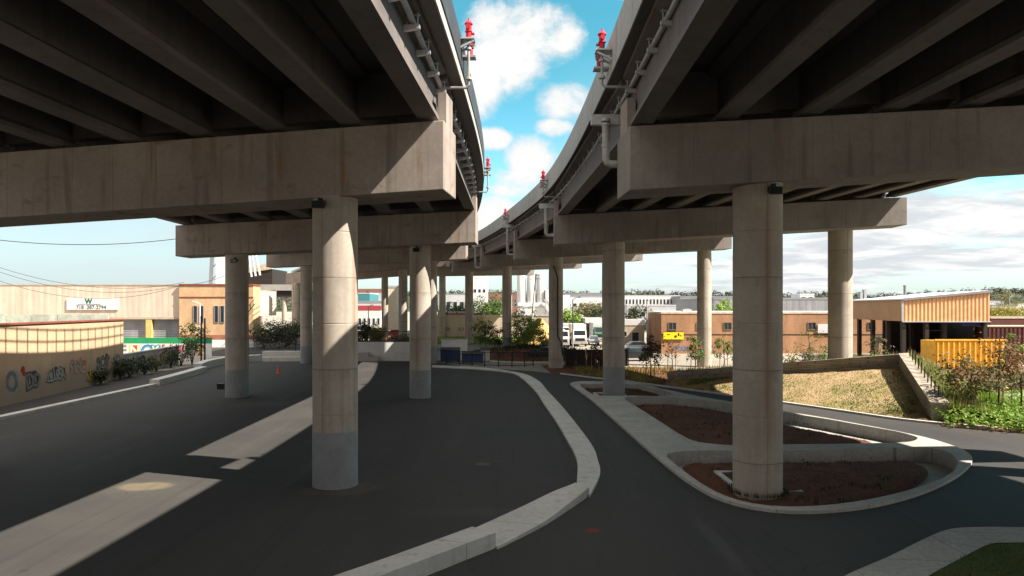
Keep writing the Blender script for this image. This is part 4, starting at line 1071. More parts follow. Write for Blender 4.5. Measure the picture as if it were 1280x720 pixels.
# mounded bed behind the fence with its pale winding path
m = MB(); vs = []; nn, mm_ = 36, 10
for i in range(nn+1):
    for j in range(mm_+1):
        a_ = 2*math.pi*i/nn; r_ = 1-j/mm_
        x, y = 2.5+9.5*r_*math.cos(a_), 90+9*r_*math.sin(a_)
        vs.append((x, y, -.03+1.15*(1-r_**2)+.1*mnoise.noise((x*.6, y*.6, 0))*(r_ < .98)))
m.add(vs, [(i*(mm_+1)+j, (i+1)*(mm_+1)+j, (i+1)*(mm_+1)+j+1, i*(mm_+1)+j+1) for i in range(nn) for j in range(mm_)])
struct(m.build('soil_mound', M['mulch'], smooth=True)); mound = vs
blades('mound_grass', LF['dark'], on_grid(mound, mm_, 2500), .15, .5, .04, random.Random(8))
struct(MB().fill(spline2([(-9, 84), (-5, 82), (0, 79), (5, 78.5), (10, 76), (11, 77.5), (5, 80), (0, 80.4), (-4, 84), (-8, 87)], 1.0), [], .015).build('winding_path', M['curb']))
struct(MB().fill([(-17, 118), (2, 118), (3, 150), (-25, 150)], [], .01).build('grass_strip', M['greenbank']))
blades('strip_grass', LF['bright'], [(random.uniform(-18, 2), random.uniform(118, 149), .01) for _ in range(4000)], .1, .3, .05, random.Random(9))
fw = thing('concrete_wall', 'long pale beige concrete wall with faded tags behind the grass strip', 'wall', (-5, 152, 0))
MB().box(-19, 9.5, 152, 152.5, -.1, 4.3).build('wall_body', concrete('beige wall', (.52, .43, .33), (.60, .51, .40), .35, .25), fw)
MB().box(-19.1, 9.6, 151.9, 152.6, 4.303, 4.55).build('coping', M['curb'], fw)
for i, x in enumerate((-13.5, -10.8, -8.2, -2, 2.5, 6)):
    text_mesh(['ER', 'SO', 'BK', 'TA', 'NO', 'LM'][i], 1.0, paintg, 'graffiti', (x, 151.99, 1.5), (1, 0, 0), (0, 0, 1), fw, .02, .001, .1)

# dark slatted panels behind the third pier
sf = thing('slat_gate', 'dark grey slatted gate panels behind the third right pier', 'gate', (7.5, 73.5, 0))
for k in range(6):
    x = 5.5+k*1.08; MB().box(x, x+.92, 73.6+.05*(k % 2), 73.7+.05*(k % 2), .05, 1.75).build('panel', M['darksteel'], sf)
for k in range(7): MB().box(5.36+k*1.08, 5.46+k*1.08, 73.58, 73.7, -.05, 1.9).build('post', M['black'], sf)

# ------------------------------------------------------------------ trees and shrubs
def tree(name, label, base, h, cr, leaf, n, ls, trunk_h=None, tr=.06, group=None, stakes=0, cat='tree', seed=0, gap=.25, limbs=7, flat=1.0, leaf2=None, n2=0):
    rd = random.Random(seed*31+7); x, y, z = base; th = trunk_h if trunk_h is not None else h*.3
    r = thing(name, label, cat, (x, y, z), group)
    top = V((x+rd.uniform(-.1, .1)*cr, y+rd.uniform(-.1, .1)*cr, z+h*.92))
    m = MB(); m.tube([(x, y, z-.15), (x+.04, y, z+th), tuple(V((x, y, z+th)).lerp(top, .5)), tuple(top)], [tr, tr*.8, tr*.45, tr*.12], 7)
    ends = [top]
    for i in range(limbs):
        t = .05+.8*i/limbs; p = V((x, y, z+th)).lerp(top, t); a = i*2.4+rd.random(); rr = cr*(math.sin(math.pi*min(1, .28+t*.72))**.7)*rd.uniform(.65, 1.0)
        e = p+V((math.cos(a)*rr, math.sin(a)*rr*.95, rr*rd.uniform(.25, .8)*flat))
        mid = p.lerp(e, .5)+V((0, 0, -.05*rr)); m.tube([p, mid, e], [tr*.4, tr*.25, tr*.08], 5)
        ends += [e, mid.lerp(e, .4)]
        for q in range(2):
            e2 = mid+V((rd.gauss(0, .45), rd.gauss(0, .45), rd.uniform(0, .5)))*rr; m.tube([mid, e2], [tr*.18, tr*.05], 4); ends.append(e2)
    m.build('trunk', M['bark'], r)
    def crown(mat, cnt, nm, sub):
        c = MB(); cl = []
        for e in ends:
            for q in range(2): cl.append((e+V((rd.gauss(0, .2), rd.gauss(0, .2), rd.gauss(0, .16)))*cr, cr*rd.uniform(.14, .30)))
        rd.shuffle(cl); cl = cl[:max(3, int(len(cl)*(1-gap)))] if sub is None else cl[:sub]
        for _ in range(cnt):
            ctr, sg = cl[rd.randrange(len(cl))]
            d = V((rd.gauss(0, 1), rd.gauss(0, 1), rd.gauss(0, .75))); 
            if d.length > 1.8: d = d.normalized()*1.8
            p = ctr+d*sg
            if p.z < z+.05: continue
            leafquad(c, p, V((d.x, d.y, d.z+.8+rd.gauss(0, .4)))+V((.01, 0, 0)), ls*rd.uniform(.6, 1.3), rd)
        c.build(nm, mat, r)
    crown(LF[leaf], n, 'crown', None)
    if leaf2: crown(LF[leaf2], n2, 'turning_leaves', 5)
    for k in range(stakes):
        a = k*2.1+.4; MB().tube([(x+math.cos(a)*.42, y+math.sin(a)*.42, z-.1), (x+math.cos(a)*.40, y+math.sin(a)*.40, z+1.75)], .035, 6).build('stake', M['stake'], r)
    return r
def shrub(name, label, base, h, rad, leaf, n, ls, group=None, seed=0, cat='shrub'):
    rd = random.Random(seed*17+3); x, y, z = base; r = thing(name, label, cat, (x, y, z), group)
    m = MB(); c = MB(); tips = []
    for i in range(9):
        a = i*2.4; rr = rad*rd.uniform(.3, .9); e = V((x+math.cos(a)*rr, y+math.sin(a)*rr, z+h*rd.uniform(.5, .95)))
        m.tube([(x, y, z-.1), (x+math.cos(a)*rr*.4, y+math.sin(a)*rr*.4, z+h*.4), e], [.03, .02, .008], 4); tips.append(e); tips.append(V((x, y, z)).lerp(e, .6))
    m.build('stems', M['bark'], r)
    for _ in range(n):
        e = tips[rd.randrange(len(tips))]; d = V((rd.gauss(0, 1), rd.gauss(0, 1), rd.gauss(0, .8)))
        p = e+d*rad*.24
        if p.z < z: continue
        leafquad(c, p, d+V((0, 0, .9)), ls*rd.uniform(.6, 1.3), rd)
    c.build('foliage', LF[leaf], r); return r
def pxb(x, y, z=0.0): g = gp(x, y, z); return (g[0], g[1], z)
YT = 'young staked trees'
tree('young_tree', 'young staked tree with dense green lower crown by the green ground cover', pxb(1213, 524), 3.5, 1.3, 'olive', 1700, .18, 1.0, .07, YT, 3, seed=1, leaf2='rust', n2=220)
tree('young_tree', 'thin staked tree with sparse brown leaves right of the dense one', pxb(1248, 522), 5.0, 1.1, 'rust', 260, .18, 1.9, .06, YT, 3, seed=2, gap=.5)
tree('young_tree', 'staked tree with mixed olive and rusty crown at the right edge', pxb(1276, 524), 3.7, 1.2, 'olive', 650, .18, 1.5, .06, YT, 3, seed=3, gap=.4, leaf2='rust', n2=320)
tree('young_tree', 'slender tree with a pale green tip in front of the yellow container', (35.2, 50.5, .2), 4.6, .7, 'olive', 140, .17, 2.0, .05, YT, 0, seed=4, gap=.4, leaf2='bright', n2=160)
for i, (x, y, h, l, lb) in enumerate(((36.5, 52, 1.2, 'olive', 'olive shrub under the yellow container, left'), (39.0, 53.5, 1.2, 'rust', 'rusty shrub under the right half of the yellow container'), (41.5, 53, 1.8, 'rust', 'rusty shrub before the red container'), (33.2, 50, 2.0, 'olive', 'olive shrub beside the wing wall bank'), (44, 54, 2.2, 'rust', 'rusty shrub at the far right edge'))):
    shrub('shrub', lb, (x, y, 0), h, 1.5, l, 700, .2, 'shrubs behind the ground cover', i)
for i, (px_, d, h, rad, l, nn_, lb) in enumerate(((1008, 57, 2.0, .9, 'olive', 350, 'sparse olive shrub left of the sunlit column on the bank'), (1026, 56, 1.9, 1.0, 'green', 520, 'grey green bush just left of the sunlit column'), (988, 58, 1.5, .8, 'yellow', 260, 'yellowing weed clump on the bank beside the nearest column'), (1096, 54, 2.3, .8, 'olive', 240, 'thin olive shrub on the bank right of the sunlit column'), (1082, 53, 1.0, .8, 'bright', 260, 'low bright weed clump on the bank at the wall corner'), (1110, 52, .9, .9, 'bright', 240, 'low green clump at the top of the wing wall'), (1065, 53, 1.0, .9, 'olive', 240, 'low olive clump right beside the sunlit column foot'))):
    X = (px_-640)*d/900; shrub('shrub', lb, (X, d, 1.6 if px_ > 1040 else 1.2), h, rad, l, nn_, .17, 'shrubs on the bank', 20+i)
tree('young_tree', 'tall thin bare looking tree on the bank left of the sunlit column', ((1012-640)*58/900, 58, 1.0), 3.6, .9, 'yellow', 120, .16, 1.6, .05, YT, 0, seed=5, gap=.6)
tree('young_tree', 'staked young tree, green with a rusty top, left of the slim sunlit column', pxb(869, 466), 3.7, .85, 'green', 800, .18, 1.0, .06, YT, 2, seed=6, leaf2='rust', n2=260)
tree('young_tree', 'staked young green tree right of the slim sunlit column', pxb(905, 463), 3.3, .95, 'green', 800, .18, .9, .06, YT, 2, seed=7, leaf2='yellow', n2=140)
tree('young_tree', 'staked tree with thin brown crown under the yellow sign', pxb(840, 468), 3.2, 1.1, 'rust', 300, .17, 1.1, .05, YT, 2, seed=8, gap=.45)
tree('young_tree', 'maroon leaved tree at the left corner of the brown building', pxb(813, 471), 3.7, 1.0, 'maroon', 900, .19, .9, .06, YT, 2, seed=9, leaf2='green', n2=200)
tree('young_tree', 'small maroon tree before the dark slatted gate', pxb(744, 464), 2.9, .8, 'maroon', 480, .18, .9, .05, YT, 2, seed=10)
for i, (px_, d, h, cr, l, nn_, lb) in enumerate(((607, 96, 4.2, 1.1, 'green', 900, 'bushy green tree left of the fourth column on the mound'), (618, 92, 3.6, 1.1, 'dark', 700, 'dark tree close to the left of the fourth column'), (646, 90, 3.8, 1.2, 'green', 900, 'green tree right of the fourth column on the mound'), (600, 112, 4.6, 1.5, 'green', 800, 'green tree farther back between the fourth and fifth columns'), (655, 98, 5.8, 1.9, 'bright', 1900, 'bright green tree in the sun before the sand heap'), (667, 95, 4.4, 1.5, 'bright', 1300, 'bright green tree to the right in front of the sand heap'), (648, 108, 6.2, 1.8, 'yellow', 1000, 'tall yellowing tree behind the bright green ones'), (678, 92, 2.6, 1.1, 'green', 500, 'small green tree beside the third column'))):
    tree('small_tree', lb, ((px_-640)*d/900, d, .3 if d < 99 else 0), h, cr, l, nn_, .24, .7, .07, 'trees on the mound', 0, seed=40+i, gap=.12)
shrub('shrub', 'leafy green bush rising over the low dark wall by the office', ((240-640)*76/900, 76, 0), 4.2, 1.7, 'green', 900, .26, 'plants along the left walls', 60)
for k, px_ in enumerate((251.5, 256)):
    x = (px_-640)*74/900; tag(MB().tube([(x, 74, 0), (x, 74, 5.2-.25*k)], .09, 6).build('post', M['darksteel']), ('taller' if k == 0 else 'shorter')+' dark post in the green bush by the office', 'post')
for i, (y, h, rad, l, lb) in enumerate(((54.6, 1.3, .5, 'dark', 'dark weed at the foot of the tan graffiti wall'), (58.3, 1.9, .6, 'dark', 'dark climbing plant where the tan wall ends'), (60.2, 1.7, .6, 'dark', 'dark scrub at the start of the low wall'), (63.5, 1.5, .7, 'dark', 'dark scrub in the middle of the low wall'), (66.5, 1.6, .6, 'olive', 'dry scrub toward the end of the low wall'), (70.5, 2.3, .8, 'dark', 'dark scrub at the far end of the low wall'), (73.5, 2.2, .9, 'dark', 'dark scrub past the end of the low wall'))):
    q = wp(y+1.5, 0, .45); shrub('shrub', lb, tuple(q), h, rad*1.5, l, 800, .17, 'plants along the left walls', 70+i)
for i, (px_, d, h, cr, l, lb) in enumerate(((330, 106, 3.4, 2.4, 'dark', 'dark hedge tree under the far left viaduct, first from the office'), (343, 112, 3.8, 2.6, 'dark', 'dark hedge tree under the far left viaduct beside the grey column'), (357, 108, 3.5, 2.5, 'dark', 'dark hedge tree under the far left viaduct, by the third pier column'), (370, 118, 4.0, 2.6, 'dark', 'dark hedge tree just left of the third pier column'), (451, 116, 3.4, 2.0, 'dark', 'dark tree above the white wall, next to the nearest column'), (461, 122, 3.6, 2.0, 'olive', 'olive tree above the white wall railing'), (470, 112, 3.0, 1.6, 'olive', 'low rusty olive tree above the white wall'), (490, 100, 2.2, 1.2, 'rust', 'rusty shrub above the white wall by the pale tower'), (499, 104, 2.0, 1.2, 'olive', 'olive shrub above the white wall by the pale tower'))):
    shrub('hedge_tree', lb, ((px_-640)*d/900, d, 0), h, cr, l, 1000, .36, 'hedge trees beyond the plaza', 90+i, 'tree')
bg_trees = [(556, 170, 5.5, 3.2, 'green'), (566, 176, 6.2, 3.4, 'bright'), (577, 172, 5.8, 3.2, 'green'), (600, 190, 8.2, 3.6, 'green'), (610, 196, 8.8, 3.8, 'dark'), (621, 190, 8.4, 3.6, 'green'), (598, 165, 4.5, 2.6, 'olive'), (622, 168, 5.0, 2.8, 'green'),
            (714, 150, 5.4, 2.4, 'bright'), (735, 175, 7.2, 3.6, 'olive'), (746, 178, 7.4, 3.8, 'olive'), (752, 170, 6.0, 3.0, 'dark'), (796, 140, 6.6, 2.2, 'dark'), (896, 140, 7.2, 2.2, 'bright'), (908, 142, 7.4, 2.4, 'bright'), (1266, 150, 5.6, 3.4, 'yellow'), (1278, 140, 5.4, 3.0, 'yellow'), (1252, 160, 5.4, 3.0, 'yellow'), (1262, 260, 12.5, 5, 'olive'), (461, 420, 16, 3.4, 'dark')]
bl_ = ['left of the fifth column above the beige wall', 'bright, in the middle above the beige wall', 'beside the fifth column above the beige wall', 'tall, left of the leaning pole', 'dark, behind the leaning pole', 'tall, right of the leaning pole', 'low olive, above the beige wall between columns', 'low green, above the beige wall by the fourth column',
       'bright green behind the parked trucks', 'wide olive behind the white roof, left', 'wide olive behind the white roof, right', 'dark, against the second column', 'dark and round left of the brown building', 'bright, over the brown roof left of the slim column', 'bright, over the brown roof right of the slim column', 'yellow green over the maroon shed', 'yellow green at the far right edge', 'yellow green close to the canopy end', 'tall olive far behind the maroon shed', 'small and dark on the skyline by the white wall']
for i, ((px_, d, h, cr, l), lb) in enumerate(zip(bg_trees, bl_)):
    tree('background_tree', 'background tree, '+lb, ((px_-640)*d/900, d, 0), h, cr, l, 1300, .55 if d < 300 else .9, h*.18, .12, 'trees in the background', 0, seed=120+i, gap=.05)

# ------------------------------------------------------------------ right hand buildings
YBB = 95.0
bb = thing('brown_building', 'brown brick building with a row of small windows and a yellow sign', 'building', (35, YBB, 0))
fpn = [(19.7, YBB), (56, YBB), (56, YBB+26), (22.6, YBB+26)]
MB().prism(fpn, -.1, 5.25).build('wall', M['brick_brown'], bb)
MB().prism([(19.62, YBB-.06), (56.06, YBB-.06), (56.06, YBB+26.05), (22.5, YBB+26.05)], 5.253, 5.50).build('coping', plain('pale coping', (.52, .44, .38), .7), bb)
MB().box(19.7, 56, YBB-.035, YBB-.004, 2.45, 2.55).build('band', M['darksteel'], bb)
wf = plain('window frame', (.16, .13, .10), .6)
windows(bb, wf, M['glass'], [(x, x+1.1, 3.1, 4.12) for x in (20.6, 24.3, 27.9, 34.0, 39.0, 46.9, 50.4)], 'x', YBB, -1, bars=1)
t = thing('yellow_sign', 'bright yellow sign with black lettering on the brown building', 'sign', (21.2, YBB, 2.6))
MB().box(19.95, 22.6, YBB-.16, YBB-.10, 1.88, 2.82).build('board', M['signyellow'], t)
MB().box(19.95, 22.6, YBB-.17, YBB-.09, 2.823, 2.87).build('frame', M['black'], t)
for bx, bz, bw_, bh in ((20.6, 2.5, .35, .12), (21.55, 2.25, .3, .3), (21.95, 2.5, .22, .36), (22.25, 2.35, .16, .2)):
    MB().box(bx-bw_/2, bx+bw_/2, YBB-.172, YBB-.161, bz-bh/2, bz+bh/2).build('printed_mark', M['black'], t)
t = thing('white_sign', 'blank white sign board on the brown building beside the sunlit column', 'sign', (41, YBB, 3))
MB().box(40.3, 42.3, YBB-.2, YBB-.12, 2.7, 3.85).build('board', M['white'], t)
MB().box(40.25, 42.35, YBB-.118, YBB-.06, 2.65, 3.9).build('frame', M['galv'], t)
text_mesh('STAX', .8, plain('graffiti blue', (.10, .15, .26), .8, 0, .4, 3), 'graffiti', (22.3, YBB-.01, .6), (1, 0, 0), (0, 0, 1), bb, .05, .002)
m = MB()
rd = random.Random(2)
for x0, w_, h_ in ((24, 1.2, .7), (33, 1.6, .9), (50, 2, .8)):
    tt = thing('roof_unit', {24: 'small grey roof unit at the left of the brown roof', 33: 'grey roof unit near the middle of the brown roof', 50: 'wide grey roof unit at the right of the brown roof'}[x0], 'roof unit', (x0, YBB+6, 5.25), 'units on the brown roof')
    MB().box(x0, x0+w_, YBB+6, YBB+7.2, 5.2, 5.45+h_*.5).build('casing', M['lgrey'], tt); MB().box(x0+.2, x0+w_-.2, YBB+6.2, YBB+7, 5.455+h_*.5, 5.58+h_*.5).build('fan_cover', M['grey'], tt)

# white tanks under the canopy
for x, y, lb in ((45.2, 88, 'white tank on legs seen under the canopy, beside the corner post'), (40.6, 90, 'white tank on legs seen between the canopy posts')):
    t = thing('storage_tank', lb, 'tank', (x, y, 0)); smooth_by_angle(MB().tube([(x-.9, y, 2.1), (x+.9, y, 2.1)], .42, 14).build('vessel', M['white'], t))
    for sx in (-.6, .6): MB().box(x+sx-.06, x+sx+.06, y-.3, y+.3, -.1, 1.75).build('leg', M['galv'], t)

cn = thing('canopy_shed', 'tan metal canopy shed with corrugated front fascia and dark open bays', 'shed', (45, 75, 0))
def rz(x, y): return 7.0+.092*(x-40.7)-.012*(y-75)
c0, c1, c2, c3 = (40.7, 75), (49.75, 75), (52.6, 91), (42.8, 90.6)
m = MB(); rib = .41; xx = 40.75; prof = []
while xx < 49.7:
    for u, dd in ((0, 0), (.16, 0), (.2, -.07), (.35, -.07)):
        if xx+u < 49.72: prof.append((xx+u, 75+dd))
    xx += rib
prof.append((49.72, 75))
nP = len(prof)
vs = [(x, y, 4.62) for x, y in prof]+[(x, y, rz(x, 75)-.12) for x, y in prof]
m.add(vs, [(i, i+1, nP+i+1, nP+i) for i in range(nP-1)])
m.add([(40.75, 75.12, 4.62), (49.72, 75.12, 4.62), (49.72, 75.12, rz(49.72, 75)-.12), (40.75, 75.12, rz(40.75, 75)-.12)], [(0, 3, 2, 1)])
m.build('front_fascia', M['woodslat'], cn)
MB().hexa([(40.7, 75.15), (40.85, 75.15), (42.95, 90.6), (42.8, 90.6)], [4.62]*4, [rz(40.7, 75)-.12]*2+[rz(42.8, 90.6)-.12]*2).build('side_fascia', M['soffit'], cn)
MB().hexa([(49.6, 75.15), (49.75, 75.15), (52.6, 91), (52.45, 91)], [4.62]*4, [rz(49.7, 75)-.12]*2+[rz(52.5, 91)-.12]*2).build('side_fascia', M['soffit'], cn)
ov = [(40.5, 74.8), (49.95, 74.8), (52.8, 91.2), (42.6, 90.8)]
MB().hexa(ov, [rz(*p)-.115 for p in ov], [rz(*p) for p in ov]).build('roof', M['white'], cn)
MB().beam((40.6, 74.78, rz(40.6, 75)-.1), (49.95, 74.78, rz(49.95, 75)-.1), .06, .24).build('roof_trim', M['grey'], cn)
MB().box(40.6, 49.8, 74.86, 74.92, 4.52, 4.62).build('lower_trim', M['lgrey'], cn)
MB().box(40.55, 40.72, 74.86, 75.02, 4.62, rz(40.6, 75)-.2).build('corner_trim', M['lgrey'], cn)
for x, y in ((40.9, 75.3), (41.5, 79.5), (42.1, 84), (42.7, 88.5), (43.3, 75.3), (45.6, 76), (49.4, 75.3), (46.6, 84), (52, 90)):
    MB().box(x-.2, x+.2, y-.2, y+.2, -.1, 4.7).build('post', M['darksteel'], cn)
MB().box(44.9, 52.4, 87, 87.3, -.1, 4.6).build('back_wall', M['darksteel'], cn)  # this and the next: near-black walls added to give the bays their shade
MB().hexa([(49.3, 77), (49.5, 77), (52, 90), (51.8, 90)], [-.1]*4, [4.6]*4).build('side_wall', M['darksteel'], cn)
MB().box(47.2, 49.3, 75.5, 75.56, 4.1, 4.6).build('blue_curtain', plain('blue curtain', (.01, .03, .16), .6), cn)
m = MB()
for z in (1.5, 2.6, 3.6): m.box(43.5, 45.4, 75.9, 75.96, z, z+.06)
m.build('rail', M['darksteel'], cn)

dc = thing('waste_container', 'open yellow roll off container in front of the canopy shed', 'container', (44.4, 70, 0))
x0, x1, y0, y1, zt = 41.1, 47.9, 70, 72.4, 2.82
m = MB()
m.box(x0, x1, y0, y0+.08, .25, zt); m.box(x0, x1, y1-.08, y1, .25, zt); m.box(x0, x0+.08, y0+.08, y1-.08, .25, zt); m.box(x1-.08, x1, y0+.08, y1-.08, .25, zt); m.box(x0, x1, y0, y1, .1, .25)
m.build('body', M['yellow'], dc)
for k in range(13):
    x = x0+.25+k*.52; MB().hexa([(x-.1, y0-.005), (x-.06, y0-.13), (x+.06, y0-.13), (x+.1, y0-.005)], [.25]*4, [zt-.15]*4).build('rib', M['yellow'], dc)
MB().box(x0-.05, x1+.05, y0-.15, y0+.1, zt+.003, zt+.14).build('top_rail', M['yellow'], dc)
for x in (x0+.7, x1-.7): MB().tube([(x, y0-.1, .12), (x, y0+.3, .12)], .17, 10).build('wheel', M['darksteel'], dc)
rc = thing('shipping_container', 'dark red container with a pale top edge at the right edge', 'container', (54, 74, 0))
m = MB(); x = 49.9
m.box(49.9, 62, 76.1, 79, -.1, 4.0)
while x < 61.8: m.box(x, x+.22, 76.03, 76.1, .1, 3.85); x += .45
m.build('body', M['maroon'], rc); MB().box(49.85, 62, 76.0, 79, 4.003, 4.12).build('top_rail', M['tan'], rc)
rs = bld('maroon_shed', 'long maroon shed with a pale roof edge behind the red container', 'shed', 70.5, 100, 106, 120, 4.45, M['maroon'], M['tan'], par=.22)
MB().box(74, 77, 105.95, 106.05, 0, 2.6).build('door', M['darksteel'], rs)

# pavement and mesh fence beyond the ground cover
struct(MB().fill([(31, 46.8), (60, 46.8), (60, 50.5), (32, 50.2)], [], .012).build('far_pavement', M['walk']))
cf = thing('mesh_fence', 'thin dark mesh fence behind the leafy ground cover', 'fence', (32, 46, 0))
for k in range(8): MB().tube([(29.5+k*1.6, 46.2, -.05), (29.5+k*1.6, 46.2, 1.75)], .035, 6).build('post', M['black'], cf)
m = MB()
for z in (.15, .9, 1.7): m.beam((29.5, 46.2, z), (40.7, 46.2, z), .03, .03)
x = 29.6
while x < 40.7: m.box(x-.005, x+.005, 46.195, 46.205, .15, 1.7); x += .14
m.build('mesh_infill', M['black'], cf)

# ------------------------------------------------------------------ yard: trucks, cars, silos, sand, pole
def wheel(root, x, y, r, w_=.26):
    t = MB(); t.tube([(x-w_/2, y, r), (x-w_/2*.9, y, r), (x+w_/2*.9, y, r), (x+w_/2, y, r)], [r*.86, r, r, r*.86], 16); o = t.build('tyre', M['rubber'], root)
    MB().tube([(x-w_/2-.01, y, r), (x+w_/2+.01, y, r)], r*.55, 10).build('rim', M['galv'], o)
def truck(label, x, y, w_, boxh, boxl, cabmat, boxmat, kind='box'):
    r = thing('box_truck' if kind == 'box' else 'tanker_truck', label, 'truck', (x, y, 0), 'trucks in the yard')
    hw = w_/2*.92
    prof = [(0, .55), (0, 1.45), (.35, 1.65), (.75, 2.55), (1.9, 2.6), (1.9, .55)]
    MB().loft([[(x-hw, y+a, b) for a, b in prof], [(x+hw, y+a, b) for a, b in prof][::1]]).build('cab', cabmat, r)
    MB().add([(x-hw*.85, y+.37, 1.72), (x+hw*.85, y+.37, 1.72), (x+hw*.82, y+.69, 2.46), (x-hw*.82, y+.69, 2.46)], [(0, 1, 2, 3)]).build('windscreen', M['glass'], r)
    MB().box(x-hw*.7, x+hw*.7, y-.03, y-.002, .85, 1.3).build('grille', M['darksteel'], r)
    MB().box(x-hw-.02, x+hw+.02, y-.14, y-.035, .45, .75).build('bumper', M['galv'], r)
    for s in (-1, 1):
        MB().box(x+s*hw*.82-.12, x+s*hw*.82+.12, y-.06, y-.002, .95, 1.15).build('headlight', M['silo'], r)
        MB().box(x+s*(hw+.16)-.07, x+s*(hw+.16)+.07, y+.6, y+.68, 1.75, 2.2).build('mirror', M['black'], r)
    if kind == 'box': MB().box(x-w_/2, x+w_/2, y+2.05, y+2.05+boxl, .95, .95+boxh).build('cargo_box', boxmat, r, bevel=.03)
    else: smooth_by_angle(MB().tube([(x, y+2.05, 1.9), (x, y+2.2, 1.9), (x, y+2+boxl, 1.9), (x, y+2.2+boxl, 1.9)], [.7, .95, .95, .7], 20).build('tank', boxmat, r))
    MB().box(x-.5, x+.5, y+.3, y+2+boxl, .6, .93).build('chassis', M['darksteel'], r)
    for yy in (y+.75, y+1.4+boxl, y+.2+boxl):
        for s in (-1, 1): wheel(r, x+s*(w_/2-.2), yy, .5)
    return r
truck('white box truck facing the camera between the second and third columns', (725-640)*112/900, 112, 2.3, 2.5, 6, M['white'], M['white'])
truck('white truck with dark windscreen behind the box truck, to its left', (711-640)*128/900, 128, 2.4, 2.2, 6, M['white'], M['lgrey'])
truck('white tanker truck half hidden behind the third column', (703-640)*108/900, 108, 2.3, 2, 6, M['white'], M['silo'], 'tank')
truck('green and white truck by the second column', (751-640)*128/900, 128, 2.3, 2.4, 6, plain('truck green', (.03, .12, .08)), M['white'])
def car(label, x, y, paint, rot=0.0, group='cars parked far off', sc_=1.0):
    r = thing('parked_car', label, 'car', (0, 0, 0), group)
    def P(l): return [(a, b) for a, b in l]
    body = [(-2.1, .35), (-2.15, .75), (-1.2, .95), (1.5, .98), (2.1, .85), (2.15, .35)]
    MB().loft([[(a, -.82, b) for a, b in body], [(a, .82, b) for a, b in body]]).build('body', paint, r)
    cab = [(-1.25, .96), (-.55, 1.45), (.9, 1.47), (1.6, .98)]
    MB().loft([[(a, -.74+.1*(b > 1.2), b) for a, b in cab], [(a, .74-.1*(b > 1.2), b) for a, b in cab]]).build('roof', paint, r)
    for s in (-1, 1):
        MB().add([(-1.0, s*.755, 1.02), (1.3, s*.755, 1.02), (.85, s*.66, 1.40), (-.5, s*.66, 1.40)], [(0, 1, 2, 3)]).build('side_window', M['glass'], r)
    MB().add([(-1.27, -.66, 1.0), (-1.27, .66, 1.0), (-.60, .58, 1.43), (-.60, -.58, 1.43)], [(0, 1, 2, 3)]).build('windscreen', M['glass'], r)
    for a in (-1.35, 1.35):
        for s in (-1, 1): MB().tube([(a, s*.66, .33), (a, s*.86, .33)], .33, 12).build('wheel', M['rubber'], r)
    r.location = (x, y, 0); r.rotation_euler = (0, 0, rot); return r
pw_ = plain('car white', (.7, .7, .7), .3, 0, .03); pk_ = plain('car dark', (.02, .022, .026), .3, 0, .05); ps_ = plain('car silver', (.35, .36, .37), .3, .4, .05); pr_ = plain('car red', (.4, .02, .02), .3, 0, .05)
for px_, d, pt, rot, lb in ((791, 82, pk_, .25, 'dark car behind the maroon tree by the brown building'), (776+18, 98, ps_, .1, 'silver car farther behind the dark car'), (742, 118, ps_, 1.5, 'silver car beside the white box truck'), (682, 84, pk_, .3, 'dark car close to the third column foot'),
    (451, 165, pw_, .1, 'white car left of its row above the white wall'), (458, 166, ps_, .1, 'silver car in the row above the white wall'), (465, 165, pw_, .1, 'white car in the middle of the row above the white wall'), (472, 166, pw_, .1, 'white car at the right of the row above the white wall'), (492, 150, pr_, .2, 'red car by the pale tower'), (330, 150, pw_, .2, 'white car far under the left viaduct'), (362, 146, pw_, .2, 'white car between the far left columns'), (356, 170, pr_, .1, 'red car between the far left columns')):
    car(lb, (px_-640)*d/900, d, pt, rot)
sd = MB(); vs = []
nn, mm_ = 40, 12
for i in range(nn+1):
    for j in range(mm_+1):
        a_ = 2*math.pi*i/nn; r_ = j/mm_
        x, y = 4.6+4.4*r_*math.cos(a_), 120+4.4*r_*math.sin(a_)
        vs.append((x, y, max(-.05, 5.2*(1-(r_**2+.03)**.5)+(.25*mnoise.noise((x*.6, y*.6, 1)))*(0 < r_ < 1))))
sd.add(vs, [(i*(mm_+1)+j, i*(mm_+1)+j+1, (i+1)*(mm_+1)+j+1, (i+1)*(mm_+1)+j) for i in range(nn) for j in range(mm_)])
tag(sd.build('sand_heap', M['sand'], smooth=True), 'steep yellow sand heap below the silos', 'sand heap')
D = 250.0
sl_ = thing('silo_plant', 'white concrete plant base and tower carrying the three tall silos', 'silo plant', (6, D, 0))
MB().box((647-640)*D/900, (681-640)*D/900, D-2, D+6, -.1, 7.9).build('base_house', M['white'], sl_)
MB().box((681.5-640)*D/900, (690-640)*D/900, D-2, D+5, -.1, 12.5).build('tower', M['white'], sl_)
MB().box((702-640)*D/900, (712-640)*D/900, D-2, D+5, -.1, 10.5).build('annex', M['white'], sl_)
MB().beam((11.2, D-3, 9), (16.5, D-3, 2.5), 1.0, .8).build('conveyor', M['galv'], sl_)
MB().box(1.8, 11.5, D-2.2, D-2.0, 6.4, 6.6).build('walkway', M['galv'], sl_)
